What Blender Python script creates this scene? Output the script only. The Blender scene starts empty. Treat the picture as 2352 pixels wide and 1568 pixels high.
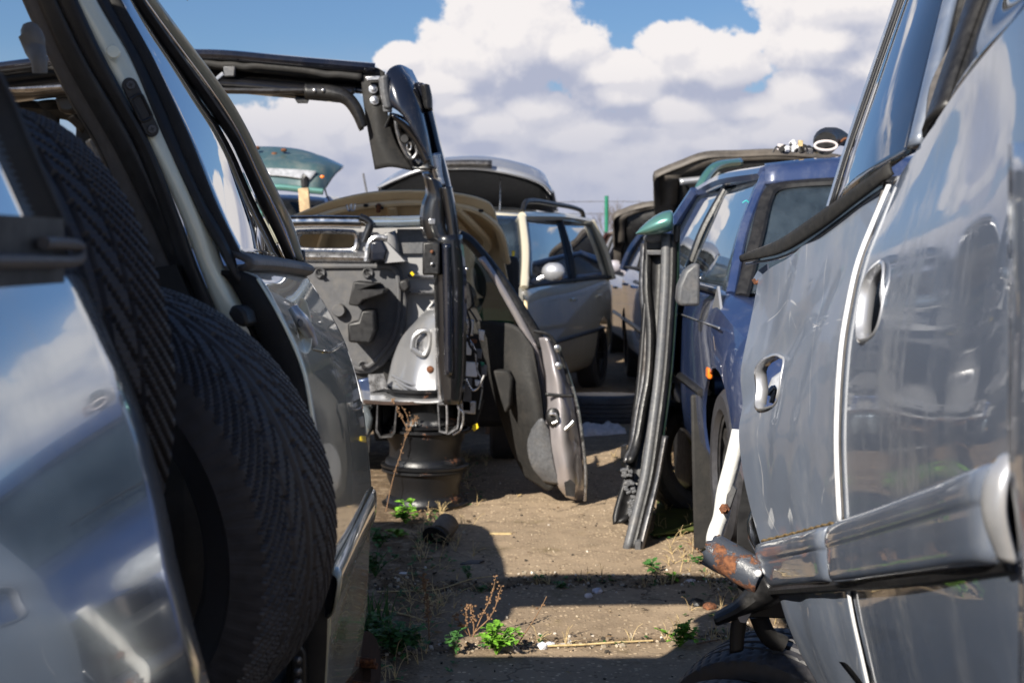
import bpy, bmesh, math, random
from mathutils import Vector, Matrix, noise
random.seed(7)
S = bpy.context.scene
COL = S.collection
R = math.radians
V = Vector

# ------------------------------------------------------------------ camera
HOR, FPX = 570.0, 3267.0           # horizon row and focal length on a 2352 x 1568 grid
TILT = math.atan((784 - HOR) / FPX)
CAMZ = 1.3
cd = bpy.data.cameras.new('camera')
cam = bpy.data.objects.new('camera', cd)
COL.objects.link(cam)
cam.location = (0, 0, CAMZ)
cam.rotation_euler = (R(90) - TILT, 0, 0)
cd.sensor_width = 36
cd.lens = 36 * FPX / 2352
cd.clip_start, cd.clip_end = .05, 600
cd.dof.use_dof = True
cd.dof.focus_distance = 3.3
cd.dof.aperture_fstop = 7.1
cd.dof.aperture_blades = 9
S.camera = cam
S.view_settings.view_transform = 'Standard'
S.view_settings.look = 'None'
S.view_settings.exposure = 0.85
S.view_settings.gamma = 1

_c, _s = math.cos(TILT), math.sin(TILT)
def ray(u, v):
    a, b = (u - 1176) / FPX, (784 - v) / FPX
    d = V((a, _c + b * _s, -_s + b * _c))
    return d / d.y
def P(u, v, Y):
    d = ray(u, v)
    return V((d.x * Y, Y, CAMZ + d.z * Y))
def T(Y, *uv):
    return [P(q[0], q[1], q[2] if len(q) > 2 else Y) for q in uv]
def G(u, v, z=0.0):                # the ground point seen at a pixel
    d = ray(u, v)
    return P(u, v, (z - CAMZ) / d.z)

# ------------------------------------------------------------------ world, sun
SUN_AZ = V((-.56, -.83))           # where the sun stands, seen from above
SUN_EL = R(32)
SKY_ST = 0.052
w = bpy.data.worlds.new('World')
S.world = w
w.use_nodes = True
nt = w.node_tree
nt.nodes.clear()
def wn(t, **k):
    n = nt.nodes.new(t)
    for a, b in k.items():
        setattr(n, a, b)
    return n
def wm(op, a, b=None, c=None, clamp=False):
    n = wn('ShaderNodeMath', operation=op, use_clamp=clamp)
    for i, x in enumerate((a, b, c)):
        if x is None: continue
        if isinstance(x, (int, float)): n.inputs[i].default_value = x
        else: nt.links.new(x, n.inputs[i])
    return n.outputs[0]
def wmap(x, a, b, c=0., d=1., smooth=True):
    n = wn('ShaderNodeMapRange')
    n.interpolation_type = 'SMOOTHSTEP' if smooth else 'LINEAR'
    nt.links.new(x, n.inputs[0])
    for i, q in enumerate((a, b, c, d)): n.inputs[i + 1].default_value = q
    return n.outputs[0]
def wmix(f, a, b):
    n = wn('ShaderNodeMix', data_type='RGBA')
    for i, x in ((0, f), (6, a), (7, b)):
        if isinstance(x, tuple): n.inputs[i].default_value = (*x, 1)
        elif isinstance(x, (int, float)): n.inputs[i].default_value = x
        else: nt.links.new(x, n.inputs[i])
    return n.outputs[2]
tc = wn('ShaderNodeTexCoord')
sep = wn('ShaderNodeSeparateXYZ')
nt.links.new(tc.outputs['Generated'], sep.inputs[0])
DX, DY, DZ = sep.outputs
ysafe = wm('MAXIMUM', DY, 0.15)
PX, PZ = wm('DIVIDE', DX, ysafe), wm('DIVIDE', DZ, ysafe)
def wnoise(vec, scale, detail, rough=.55, off=(0, 0, 0), sq=(1, 1, 1)):
    m = wn('ShaderNodeMapping')
    nt.links.new(vec, m.inputs[0])
    m.inputs['Location'].default_value = off
    m.inputs['Scale'].default_value = sq
    n = wn('ShaderNodeTexNoise')
    n.inputs['Scale'].default_value = scale
    n.inputs['Detail'].default_value = detail
    n.inputs['Roughness'].default_value = rough
    nt.links.new(m.outputs[0], n.inputs['Vector'])
    return n.outputs[0]
def sky_uv(u, v):
    d = ray(u, v)
    return d.x, d.z
BLOBS = [(1060, 245, 120, 52), (1230, 255, 130, 60), (1390, 305, 140, 50), (1560, 265, 150, 60), (1725, 255, 130, 60), (1640, 335, 180, 50), (1150, 375, 200, 45), (1500, 375, 180, 40), (1850, 215, 120, 70), (640, 300, 70, 55), (760, 290, 80, 60), (2330, -10, 190, 75), (2480, 110, 230, 100), (2160, -70, 120, 45), (2600, -40, 160, 60), (1520, 430, 900, 265), (640, 430, 480, 190), (1420, 175, 170, 60), (1185, 95, 200, 150), (1075, 130, 120, 95), (1290, 110, 110, 90), (1000, 200, 170, 60), (915, 135, 62, 42), (1630, 145, 165, 100), (1560, 110, 100, 70),
         (1960, 10, 260, 95), (1900, 100, 190, 80), (2100, 120, 300, 190), (700, 330, 150, 95), (820, 320, 110, 70), (560, 340, 120, 70),
         (1120, 290, 190, 75), (1420, 215, 130, 60), (1800, 300, 260, 90), (1330, 330, 220, 70), (1500, 400, 420, 120), (1000, 430, 500, 120), (2300, 330, 400, 160), (150, 470, 420, 160)]
def cloud_field(dx, dz):
    """density field of the cumulus bank, sampled with an offset so that lit tops and shaded bases can be told apart"""
    x, z = wm('ADD', PX, dx), wm('ADD', PZ, dz)
    cmb = wn('ShaderNodeCombineXYZ')
    nt.links.new(x, cmb.inputs[0]); nt.links.new(z, cmb.inputs[1])
    vec = cmb.outputs[0]
    n1 = wnoise(vec, 16, 8, .62)
    n2 = wnoise(vec, 60, 6, .65, (3, 1, 0))
    nz = wm('ADD', wm('MULTIPLY', wm('SUBTRACT', n1, .5), 1.5), wm('MULTIPLY', wm('SUBTRACT', n2, .5), .55))
    F = None
    for (u, v, ru, rv) in BLOBS:
        cx, cz = sky_uv(u, v)
        ex = wm('DIVIDE', wm('SUBTRACT', x, cx), ru / FPX)
        ez = wm('DIVIDE', wm('SUBTRACT', z, cz), rv / FPX)
        q = wm('SUBTRACT', 1.0, wm('SQRT', wm('ADD', wm('MULTIPLY', ex, ex), wm('MULTIPLY', ez, ez))))
        F = q if F is None else wm('SMOOTH_MAX', F, q, .10)
    return wm('ADD', F, nz), wm('ADD', F, wm('MULTIPLY', wm('SUBTRACT', n1, .5), .9))
F0, B0 = cloud_field(0, 0)
F1, _b = cloud_field(-.005, .010)
_f, B1 = cloud_field(-.012, .030)
gen = tc.outputs['Generated']
g1 = wnoise(gen, 4.2, 7, .56, (1.3, .4, 0), (1, 1, 2.0))
g2 = wnoise(gen, 4.2, 7, .56, (1.3 - .03, .4 - .03, .16), (1, 1, 2.0))
front = wm('MULTIPLY', wm('MULTIPLY', wmap(PX, -.50, -.38), wmap(PX, .62, .45)), wm('MULTIPLY', wmap(DY, .3, .5), wmap(PZ, .32, .24)))
a_front = wmap(F0, .0, .16)
low = wmap(DZ, .45, .06, 0., .20, False)
a_gen = wmap(wm('ADD', g1, low), .62, .72)
alpha = wm('ADD', wm('MULTIPLY', a_front, front), wm('MULTIPLY', a_gen, wm('SUBTRACT', 1.0, front)))
sh_front = wm('ADD', wm('MULTIPLY', wmap(wm('SUBTRACT', B0, B1), -.30, .26, 0., 1.), .68), wm('MULTIPLY', wmap(wm('SUBTRACT', F0, F1), -.22, .22, 0., 1.), .34))
sh_gen = wmap(wm('SUBTRACT', g1, g2), -.07, .08)
shade = wm('ADD', wm('MULTIPLY', sh_front, front), wm('MULTIPLY', sh_gen, wm('SUBTRACT', 1.0, front)))
hi_l = wmap(DZ, .03, .14, .18, 1.0)           # the low far bank is dimmer than the near towers
shade = wm('MULTIPLY', shade, hi_l)
k = 1 / SKY_ST
ccol = wmix(shade, (.245 * k, .262 * k, .335 * k), (.515 * k, .492 * k, .488 * k))
sky = wn('ShaderNodeTexSky', sky_type='NISHITA')
sky.sun_disc = False
sky.sun_elevation = SUN_EL
sky.sun_rotation = math.atan2(SUN_AZ.x, SUN_AZ.y)
sky.air_density, sky.dust_density, sky.ozone_density = 1.0, .6, 2.0
# thin high haze veils the blue near the horizon
tint = wn('ShaderNodeMix', data_type='RGBA', blend_type='MULTIPLY')
tint.inputs[0].default_value = 1
nt.links.new(sky.outputs[0], tint.inputs[6])
tint.inputs[7].default_value = (.62, .78, 1.0, 1)
veil = wmap(wm('ADD', DZ, wm('MULTIPLY', wm('SUBTRACT', g1, .5), .12)), .145, .05, 0., .85)
sc = wmix(veil, tint.outputs[2], (.235 * k, .26 * k, .34 * k))
col = wmix(wm('MULTIPLY', alpha, wmap(DZ, -.02, .0)), sc, ccol)
bg = wn('ShaderNodeBackground')
bg.inputs[1].default_value = SKY_ST
nt.links.new(col, bg.inputs[0])
out = wn('ShaderNodeOutputWorld')
nt.links.new(bg.outputs[0], out.inputs[0])

ld = bpy.data.lights.new('sun', 'SUN')
ld.energy = 5.0
ld.angle = R(.5)
ld.color = (1, .93, .82)
sun = bpy.data.objects.new('sun', ld)
COL.objects.link(sun)
sd = V((SUN_AZ.x, SUN_AZ.y, 0)).normalized() * math.cos(SUN_EL) + V((0, 0, math.sin(SUN_EL)))
sun.rotation_euler = sd.to_track_quat('Z', 'Y').to_euler()
sun.location = (-4, -6, 9)

# ------------------------------------------------------------------ materials
def newmat(name):
    m = bpy.data.materials.new(name)
    m.use_nodes = True
    return m, m.node_tree, m.node_tree.nodes['Principled BSDF']
def lk(t, a, b): t.links.new(a, b)
def tnoise(t, scale, detail=4, rough=.6, sq=(1, 1, 1), src='Object'):
    c = t.nodes.new('ShaderNodeTexCoord')
    m = t.nodes.new('ShaderNodeMapping')
    m.inputs['Scale'].default_value = sq
    n = t.nodes.new('ShaderNodeTexNoise')
    n.inputs['Scale'].default_value = scale
    n.inputs['Detail'].default_value = detail
    n.inputs['Roughness'].default_value = rough
    lk(t, c.outputs[src], m.inputs[0]); lk(t, m.outputs[0], n.inputs['Vector'])
    return n.outputs[0]
def tramp(t, x, a, b, c=0., d=1.):
    n = t.nodes.new('ShaderNodeMapRange')
    n.interpolation_type = 'SMOOTHSTEP'
    lk(t, x, n.inputs[0])
    for i, q in enumerate((a, b, c, d)): n.inputs[i + 1].default_value = q
    return n.outputs[0]
def tmix(t, f, a, b):
    n = t.nodes.new('ShaderNodeMix'); n.data_type = 'RGBA'
    for i, x in ((0, f), (6, a), (7, b)):
        if isinstance(x, tuple): n.inputs[i].default_value = (*x, 1)
        elif isinstance(x, (int, float)): n.inputs[i].default_value = x
        else: lk(t, x, n.inputs[i])
    return n.outputs[2]
def tmath(t, op, a, b):
    n = t.nodes.new('ShaderNodeMath'); n.operation = op
    for i, x in enumerate((a, b)):
        if isinstance(x, (int, float)): n.inputs[i].default_value = x
        else: lk(t, x, n.inputs[i])
    return n.outputs[0]
def bump(t, p, h, strength=.3, dist=.01):
    b = t.nodes.new('ShaderNodeBump')
    b.inputs['Strength'].default_value = strength
    b.inputs['Distance'].default_value = dist
    lk(t, h, b.inputs['Height']); lk(t, b.outputs[0], p.inputs['Normal'])
def paint(name, colr, dirt=.25, metal=.55, rough=.32, dustc=(.33, .29, .23), coat=1., dent=0., streak=(7, 7, .8), scratch=False):
    m, t, p = newmat(name)
    a = tnoise(t, 1.0, 5, .65, streak)
    b = tnoise(t, 5, 6, .7)
    fine = tnoise(t, 60, 2, .6)
    d = tramp(t, tmath(t, 'ADD', tmath(t, 'MULTIPLY', a, .6), tmath(t, 'MULTIPLY', b, .4)), .44, .70, 0., 1.)
    d = tmath(t, 'MULTIPLY', d, tramp(t, fine, .3, .62, .55, 1.))
    d = tmath(t, 'MULTIPLY', d, dirt)
    colo = tmix(t, d, colr, dustc)
    if scratch:
        for sc_i, sq_ in ((2.2, (1, 1, 2.2)), (3.1, (1, 2.5, .8))):
            q_ = tnoise(t, sc_i, 1, .4, sq_)
            ln_ = tmath(t, 'MULTIPLY', tramp(t, q_, .494, .4985), tramp(t, q_, .5030, .4995))
            ln_ = tmath(t, 'MULTIPLY', ln_, tramp(t, tnoise(t, 6 + sc_i, 3, .6), .52, .62))
            colo = tmix(t, tmath(t, 'MULTIPLY', ln_, .8), colo, (.5, .5, .52))
    lk(t, colo, p.inputs['Base Color'])
    lk(t, tmath(t, 'MULTIPLY', metal, tmath(t, 'SUBTRACT', 1.0, d)), p.inputs['Metallic'])
    lk(t, tmath(t, 'ADD', rough, tmath(t, 'MULTIPLY', d, .5)), p.inputs['Roughness'])
    p.inputs['Coat Weight'].default_value = coat
    lk(t, tmath(t, 'ADD', .015, tmath(t, 'MULTIPLY', d, .5)), p.inputs['Coat Roughness'])
    if dent:
        bump(t, p, tnoise(t, 3.5, 2, .5), .12 * dent, .05)
    return m
def plain(name, colr, rough=.6, metal=0., var=.25, bumps=.15, scale=25, dust=0., dustc=(.28, .24, .19), coat=0.):
    m, t, p = newmat(name)
    n = tnoise(t, scale, 6, .65)
    big = tnoise(t, scale * .2, 4, .6)
    dark = tuple(c * (1 - var) for c in colr)
    lite = tuple(min(1, c * (1 + var)) for c in colr)
    c = tmix(t, tramp(t, n, .3, .7), dark, lite)
    if dust:
        c = tmix(t, tramp(t, big, .42, .75, 0., dust), c, dustc)
    lk(t, c, p.inputs['Base Color'])
    p.inputs['Metallic'].default_value = metal
    lk(t, tramp(t, n, .2, .8, max(.05, rough - .12), min(1, rough + .12)), p.inputs['Roughness'])
    p.inputs['Coat Weight'].default_value = coat
    if bumps: bump(t, p, n, bumps, .004)
    return m
def rusty(name, base=(.05, .055, .07), amount=.5, scale=14):
    m, t, p = newmat(name)
    n = tnoise(t, scale, 7, .7)
    f = tnoise(t, scale * 6, 4, .7)
    k = tramp(t, n, .62 - amount * .25, .68 - amount * .25)
    rust = tmix(t, tramp(t, f, .3, .7), (.05, .018, .010), (.22, .085, .035))
    lk(t, tmix(t, k, base, rust), p.inputs['Base Color'])
    lk(t, tramp(t, k, 0, 1, .38, .9), p.inputs['Roughness'])
    bump(t, p, tmath(t, 'ADD', tmath(t, 'MULTIPLY', k, .6), tmath(t, 'MULTIPLY', f, .4)), .5, .006)
    return m
def glass(name, tint=(.55, .66, .66), dirt=.12, rough=0.0, gain=1.3, dcol=(.30, .29, .26)):
    m = bpy.data.materials.new(name); m.use_nodes = True
    t = m.node_tree; t.nodes.clear()
    o = t.nodes.new('ShaderNodeOutputMaterial')
    tr = t.nodes.new('ShaderNodeBsdfTransparent'); tr.inputs[0].default_value = (*tint, 1)
    gl = t.nodes.new('ShaderNodeBsdfGlossy'); gl.inputs['Roughness'].default_value = rough
    fr = t.nodes.new('ShaderNodeFresnel'); fr.inputs[0].default_value = 1.5
    g = t.nodes.new('ShaderNodeNewGeometry')
    vm = t.nodes.new('ShaderNodeMix'); vm.data_type = 'FLOAT'     # the same index seen from either face
    vm.inputs[2].default_value = 1.5; vm.inputs[3].default_value = 1 / 1.5
    lk(t, g.outputs['Backfacing'], vm.inputs[0])
    fr.inputs[0].default_value = 1.5
    mx = t.nodes.new('ShaderNodeMixShader')
    lk(t, tmath(t, 'MINIMUM', tmath(t, 'MULTIPLY', fr.outputs[0], gain), .96), mx.inputs[0])
    lk(t, tr.outputs[0], mx.inputs[1]); lk(t, gl.outputs[0], mx.inputs[2])
    df = t.nodes.new('ShaderNodeBsdfDiffuse'); df.inputs[0].default_value = (*dcol, 1)
    m2 = t.nodes.new('ShaderNodeMixShader')
    n = tnoise(t, 2.2, 6, .7, (1, 1, .5))
    lk(t, tramp(t, n, .35, .8, dirt * .15, dirt), m2.inputs[0])
    lk(t, mx.outputs[0], m2.inputs[1]); lk(t, df.outputs[0], m2.inputs[2])
    lk(t, m2.outputs[0], o.inputs[0])
    return m

M = {}
M['olive'] = paint('olive_silver_paint', (.43, .43, .345), .18, .3, .34)
M['pillar'] = paint('pale_pillar_paint', (.80, .82, .66), .10, .1, .3)
M['slate'] = paint('slate_paint', (.40, .46, .51), .15, .75, .10, (.30, .30, .29))
M['grey'] = paint('grey_blue_paint', (.13, .162, .228), .62, .3, .34, (.25, .25, .25), 1., .4, (9, 9, .7))
M['white'] = plain('white_paint', (.72, .73, .75), .4, 0, .06, .03)
M['blue'] = paint('blue_paint', (.023, .041, .112), .28, .15, .3, (.22, .23, .26))
M['teal'] = paint('teal_paint', (.10, .25, .22), .15, .5, .3)
M['green'] = paint('dark_green_paint', (.018, .045, .030), .35, .3, .3, (.14, .14, .08))
M['beige'] = paint('beige_paint', (.72, .56, .34), .25, .0, .45, (.25, .20, .13), .3)
M['champ'] = paint('champagne_paint', (.58, .53, .41), .25, .3, .34, (.38, .33, .24))
M['silver'] = paint('silver_paint', (.48, .49, .52), .25, .6, .32)
M['purp'] = paint('mauve_silver_paint', (.40, .37, .38), .25, .6, .33)
M['navy'] = paint('navy_paint', (.008, .010, .018), .10, .2, .25, (.16, .14, .12))
M['dblue'] = paint('dark_blue_paint', (.02, .045, .12), .2, .3, .3)
M['black'] = paint('black_paint', (.005, .005, .006), .10, .0, .3, (.07, .055, .045))
M['maroon'] = paint('dark_red_paint', (.05, .02, .022), .2, .2, .3)
M['lilac'] = paint('pale_paint', (.50, .47, .52), .2, .3, .3)
M['dsilver'] = paint('shaded_silver', (.27, .275, .29), .35, .45, .35)  # silver darkened to carry the shade on strut tower and floor
M['rear'] = paint('dusty_grey_blue_paint', (.155, .185, .245), .65, .15, .5, (.24, .245, .26), .5, .7, (9, 9, .7), True)
M['bglass'] = glass('windscreen_glass', (.42, .52, .58), .17, 0., 2.2, (.24, .30, .36))  # bluish dust film also stands for sky reflected in the glass
M['primer'] = paint('grey_body_primer', (.30, .30, .305), .35, .2, .45, (.30, .26, .21), .4)
M['rubber'] = plain('tyre_rubber', (.036, .036, .041), .5, 0, .2, .05, 40, .3, (.055, .05, .046))
M['seal'] = plain('seal_rubber', (.009, .009, .010), .5, 0, .3, .1, 30, .12, (.08, .07, .06))
M['seal2'] = plain('faded_trim', (.085, .078, .074), .55, 0, .2, .1, 60, .3, (.16, .14, .12))
M['plast'] = plain('black_plastic', (.011, .011, .012), .42, 0, .3, .15, 60, .12, (.09, .08, .065))
M['trim'] = plain('dark_trim', (.012, .0115, .011), .75, 0, .3, .2, 80, .12, (.10, .085, .07))
M['gplast'] = plain('grey_plastic', (.085, .088, .095), .5, 0, .2, .15, 80, .3, (.2, .18, .16))
M['pad'] = plain('sound_pad', (.085, .086, .092), .8, 0, .15, .2, 50, .3, (.2, .18, .15))
M['metal'] = plain('bare_metal', (.50, .50, .51), .3, .9, .2, .1, 30, .2)
M['dmetal'] = plain('dark_metal', (.13, .13, .135), .4, .8, .3, .2, 30, .4, (.12, .09, .06))
M['chrome'] = plain('bright_trim', (.6, .61, .63), .16, 1., .08, .03, 20, .2, (.3, .25, .15))
M['rustpaint'] = rusty('rusted_grey_paint', (.045, .052, .068), .46, 13)
M['rust'] = rusty('rust', (.12, .05, .025), .9, 20)
M['drust'] = plain('dark_rust', (.045, .027, .020), .8, .2, .4, .3, 30)
M['rim'] = rusty('rusted_black_rim', (.006, .0065, .008), .03, 9)
M['rod'] = rusty('white_rod_paint', (.78, .78, .76), .05, 9)
M['glass'] = glass('window_glass')
M['dglass'] = glass('tinted_glass', (.16, .22, .24), .10)
M['mglass'] = glass('mirrored_side_glass', (.08, .14, .18), .05, 0., 6.)
M['rglass'] = glass('reflective_side_glass', (.12, .24, .31), .06, 0., 3.2)
M['gglass'] = glass('green_glass', (.10, .30, .22), .15)
M['orange'] = plain('orange_lens', (.85, .20, .02), .2, 0, .1, .05, 40, 0)
M['lamp'] = plain('clear_lens', (.45, .46, .48), .12, .3, .2, .05, 30, .1)
M['wood'] = plain('timber', (.46, .33, .19), .7, 0, .3, .2, 18)
M['cloth'] = plain('dirty_cloth', (.62, .56, .55), .9, 0, .2, .3, 20, .3)
M['yellow'] = plain('yellow_plastic', (.80, .58, .02), .4, 0, .1, .05)
M['postg'] = plain('green_post_paint', (.01, .16, .09), .4, 0, .15, .05)
M['wire'] = plain('grey_wire', (.16, .16, .17), .5, .4, .2, 0)
M['leaf'] = plain('leaf_bright', (.13, .30, .025), .5, 0, .5, .1, 40)
M['leafd'] = plain('leaf_dark', (.045, .13, .028), .5, 0, .5, .1, 40)
M['dry'] = plain('dry_stalk', (.20, .115, .06), .8, 0, .35, .2, 60)
M['straw'] = plain('straw', (.48, .36, .18), .7, 0, .3, .1, 60)
M['bark'] = plain('bare_twigs', (.13, .11, .10), .9, 0, .3, .1, 10)
M['stone'] = plain('stone', (.34, .29, .24), .85, 0, .45, .3, 18)
M['green_light'] = plain('green_light_tint', (.075, .095, .018), .8, 0, .5, .3, 12, .5, (.10, .085, .03))  # green tone painted for light tinted by glass, on ground and wing
M['teald'] = paint('teal_inner_paint', (.05, .10, .11), .3, .1, .4)
M['grime'] = plain('strip_grime', (.15, .10, .04), .9, 0, .5, .3, 60)
M['hoodtrim'] = plain('dusty_hood_frame', (.085, .075, .066), .6, .2, .3, .2, 12, .4, (.16, .13, .10))
M['ink'] = plain('teal_ink', (.03, .45, .45), .6, 0, .1, 0)
for q in ('leaf', 'leafd'):
    p = M[q].node_tree.nodes['Principled BSDF']
    p.inputs['Subsurface Weight'].default_value = .0
    p.inputs['Transmission Weight'].default_value = .0

# ------------------------------------------------------------------ mesh helpers
def cr(pts, n):
    pts = [V(p) for p in pts]
    if len(pts) == 1: return pts * n
    L = [0.]
    for a, b in zip(pts, pts[1:]): L.append(L[-1] + max((b - a).length, 1e-6))
    res, j = [], 0
    for i in range(n):
        s = L[-1] * i / (n - 1)
        while j < len(pts) - 2 and s > L[j + 1]: j += 1
        t = (s - L[j]) / (L[j + 1] - L[j])
        p1, p2 = pts[j], pts[j + 1]
        d = L[j + 1] - L[j]
        m1 = (p2 - p1) / d if j == 0 else (p2 - pts[j - 1]) / (L[j + 1] - L[j - 1])
        m2 = (p2 - p1) / d if j + 2 >= len(pts) else (pts[j + 2] - p1) / (L[j + 2] - L[j])
        t2, t3 = t * t, t * t * t
        res.append(p1 * (2 * t3 - 3 * t2 + 1) + m1 * d * (t3 - 2 * t2 + t) + p2 * (3 * t2 - 2 * t3) + m2 * d * (t3 - t2))
    return res
class B:
    def __init__(s): s.bm = bmesh.new()
    def grid(s, rows, closed=False):
        vs = [[s.bm.verts.new(p) for p in r] for r in rows]
        for a, b in zip(vs, vs[1:]):
            n = len(a)
            for i in range(n if closed else n - 1):
                q = [a[i], a[(i + 1) % n], b[(i + 1) % n], b[i]]
                try: s.bm.faces.new(q)
                except ValueError: pass
        return vs
    def loft(s, rows, nu=20, nv=20, fn=None):
        rows = [cr(r, nu) for r in rows]
        cols = [cr([r[i] for r in rows], nv) for i in range(nu)]
        g = [[cols[i][j] for i in range(nu)] for j in range(nv)]
        if fn: g = [[fn(p) for p in r] for r in g]
        s.grid(g); return s
    def band(s, A, Bp, n=24, bulge=None, m=5):
        A, Bp = cr(A, n), cr(Bp, n)
        g = []
        for a, b in zip(A, Bp):
            r = []
            for k in range(m):
                f = k / (m - 1)
                p = a.lerp(b, f)
                if bulge is not None: p = p + V(bulge) * (1 - (2 * f - 1) ** 2)
                r.append(p)
            g.append(r)
        s.grid(g); return s
    def tube(s, pts, r, seg=8, n=None, cap=True, flat=1.):
        pts = cr(pts, n or max(2, 6 * (len(pts) - 1))) if len(pts) > 2 or n else [V(p) for p in pts]
        rs = r if isinstance(r, (list, tuple)) else [r, r]
        N = len(pts); rows = []; up = V((0, 0, 1)); prev = None
        for i, p in enumerate(pts):
            d = (pts[min(i + 1, N - 1)] - pts[max(i - 1, 0)]).normalized()
            a = prev - d * prev.dot(d) if prev is not None else (d.cross(up) if abs(d.z) < .95 else d.cross(V((1, 0, 0))))
            if a.length < 1e-5: a = d.orthogonal()
            a.normalize(); prev = a
            b = d.cross(a)
            f = i / max(1, N - 1) * (len(rs) - 1); j = min(int(f), len(rs) - 2)
            rr = rs[j] + (rs[j + 1] - rs[j]) * (f - j)
            rows.append([p + a * (math.cos(t) * rr) + b * (math.sin(t) * rr * flat) for t in [2 * math.pi * q / seg for q in range(seg)]])
        vs = s.grid(rows, True)
        if cap:
            s.bm.faces.new(vs[0][::-1]); s.bm.faces.new(vs[-1])
        return s
    def plate(s, pts, thick, n=0):
        """closed outline given its own thickness"""
        if n: 
            q = list(pts) + [pts[0]]; pts = cr(q, n + 1)[:-1]
        t = V(thick)
        a = [s.bm.verts.new(V(p)) for p in pts]
        b = [s.bm.verts.new(V(p) + t) for p in pts]
        s.bm.faces.new(a); s.bm.faces.new(b[::-1])
        for i in range(len(a)):
            j = (i + 1) % len(a)
            s.bm.faces.new([a[j], a[i], b[i], b[j]])
        return s
    def box(s, c, size, rot=None):
        c = V(c); h = V(size) / 2
        m = rot or Matrix()
        q = [s.bm.verts.new(c + m.to_3x3() @ V((x * h.x, y * h.y, z * h.z))) for z in (-1, 1) for y in (-1, 1) for x in (-1, 1)]
        for f in ((0, 2, 3, 1), (4, 5, 7, 6), (0, 1, 5, 4), (2, 6, 7, 3), (0, 4, 6, 2), (1, 3, 7, 5)):
            s.bm.faces.new([q[i] for i in f])
        return s
    def lathe(s, prof, seg=32, mat=None, close=False, wob=0):
        m = mat or Matrix()
        rows = []
        for (r, h) in prof:
            rows.append([m @ V((math.cos(t) * r, math.sin(t) * r, h)) for t in [2 * math.pi * q / seg for q in range(seg)]])
        vs = s.grid(rows, True)
        if close:
            s.bm.faces.new(vs[0][::-1]); s.bm.faces.new(vs[-1])
        return s
    def ball(s, c, r, seg=16, rot=None):
        c = V(c); r = V(r) if not isinstance(r, (int, float)) else V((r, r, r)); m = (rot or Matrix()).to_3x3()
        rows = []
        for i in range(1, seg // 2):
            a = math.pi * i / (seg // 2)
            rows.append([c + m @ V((math.sin(a) * math.cos(t) * r.x, math.sin(a) * math.sin(t) * r.y, math.cos(a) * r.z)) for t in [2 * math.pi * q / seg for q in range(seg)]])
        vs = s.grid(rows, True)
        s.bm.faces.new(vs[0][::-1]); s.bm.faces.new(vs[-1])
        return s
    def ob(s, name, mat, par=None, solid=0, bev=0, sub=0, ang=38, label=None, off=0, sep=False):
        bm = s.bm
        bmesh.ops.remove_doubles(bm, verts=bm.verts, dist=1e-5)
        bmesh.ops.recalc_face_normals(bm, faces=bm.faces)
        base = V((0, 0, 0))
        q = par
        while q is not None:
            base += q.location; q = q.parent
        if par is None and not sep:
            pass
        bmesh.ops.translate(bm, verts=bm.verts, vec=-base)
        me = bpy.data.meshes.new(name)
        bm.to_mesh(me); bm.free()
        me.materials.append(M[mat] if isinstance(mat, str) else mat)
        for p in me.polygons: p.use_smooth = True
        me.set_sharp_from_angle(angle=R(ang))
        o = bpy.data.objects.new(name, me)
        COL.objects.link(o)
        if par is not None: o.parent = par
        if solid:
            md = o.modifiers.new('thickness', 'SOLIDIFY'); md.thickness = solid; md.offset = off
        if bev:
            md = o.modifiers.new('bevel', 'BEVEL'); md.width = bev; md.segments = 2; md.limit_method = 'ANGLE'; md.angle_limit = R(40)
        if sub:
            md = o.modifiers.new('sub', 'SUBSURF'); md.levels = md.render_levels = sub
        if label: o['label'] = label
        return o
def thing(name, label, cat, loc=(0, 0, 0), group=None):
    o = bpy.data.objects.new(name, None)
    o.empty_display_size = .1
    COL.objects.link(o); o.location = loc
    o['label'] = label; o['category'] = cat
    if group: o['group'] = group
    return o
def tag(o, label, cat, group=None):
    o['label'] = label; o['category'] = cat
    if group: o['group'] = group
    return o
def recentre(o, loc):
    """put a one-mesh thing's origin at its base"""
    loc = V(loc)
    o.data.transform(Matrix.Translation(-loc)); o.location = loc
    return o
def cut(o, b):
    """cut a hole of the given shape into a finished part"""
    bmesh.ops.recalc_face_normals(b.bm, faces=b.bm.faces)
    base = V((0, 0, 0)); q = o.parent
    while q is not None: base += q.location; q = q.parent
    bmesh.ops.translate(b.bm, verts=b.bm.verts, vec=-base)
    me = bpy.data.meshes.new('cutter'); b.bm.to_mesh(me); b.bm.free()
    c = bpy.data.objects.new('cutter', me); COL.objects.link(c)
    c.location = base
    md = o.modifiers.new('cut', 'BOOLEAN'); md.operation = 'DIFFERENCE'; md.object = c; md.solver = 'EXACT'
    bpy.context.view_layer.update()
    dg = bpy.context.evaluated_depsgraph_get()
    nm = bpy.data.meshes.new_from_object(o.evaluated_get(dg))
    o.modifiers.clear()
    old = o.data; o.data = nm; nm.name = old.name
    bpy.data.meshes.remove(old)
    bpy.data.objects.remove(c); bpy.data.meshes.remove(me)
    o.data.set_sharp_from_angle(angle=R(38))
def mrot(loc, axis):
    """matrix that stands local Z along the given axis at loc"""
    return Matrix.Translation(V(loc)) @ V(axis).normalized().to_track_quat('Z', 'Y').to_matrix().to_4x4()

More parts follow.
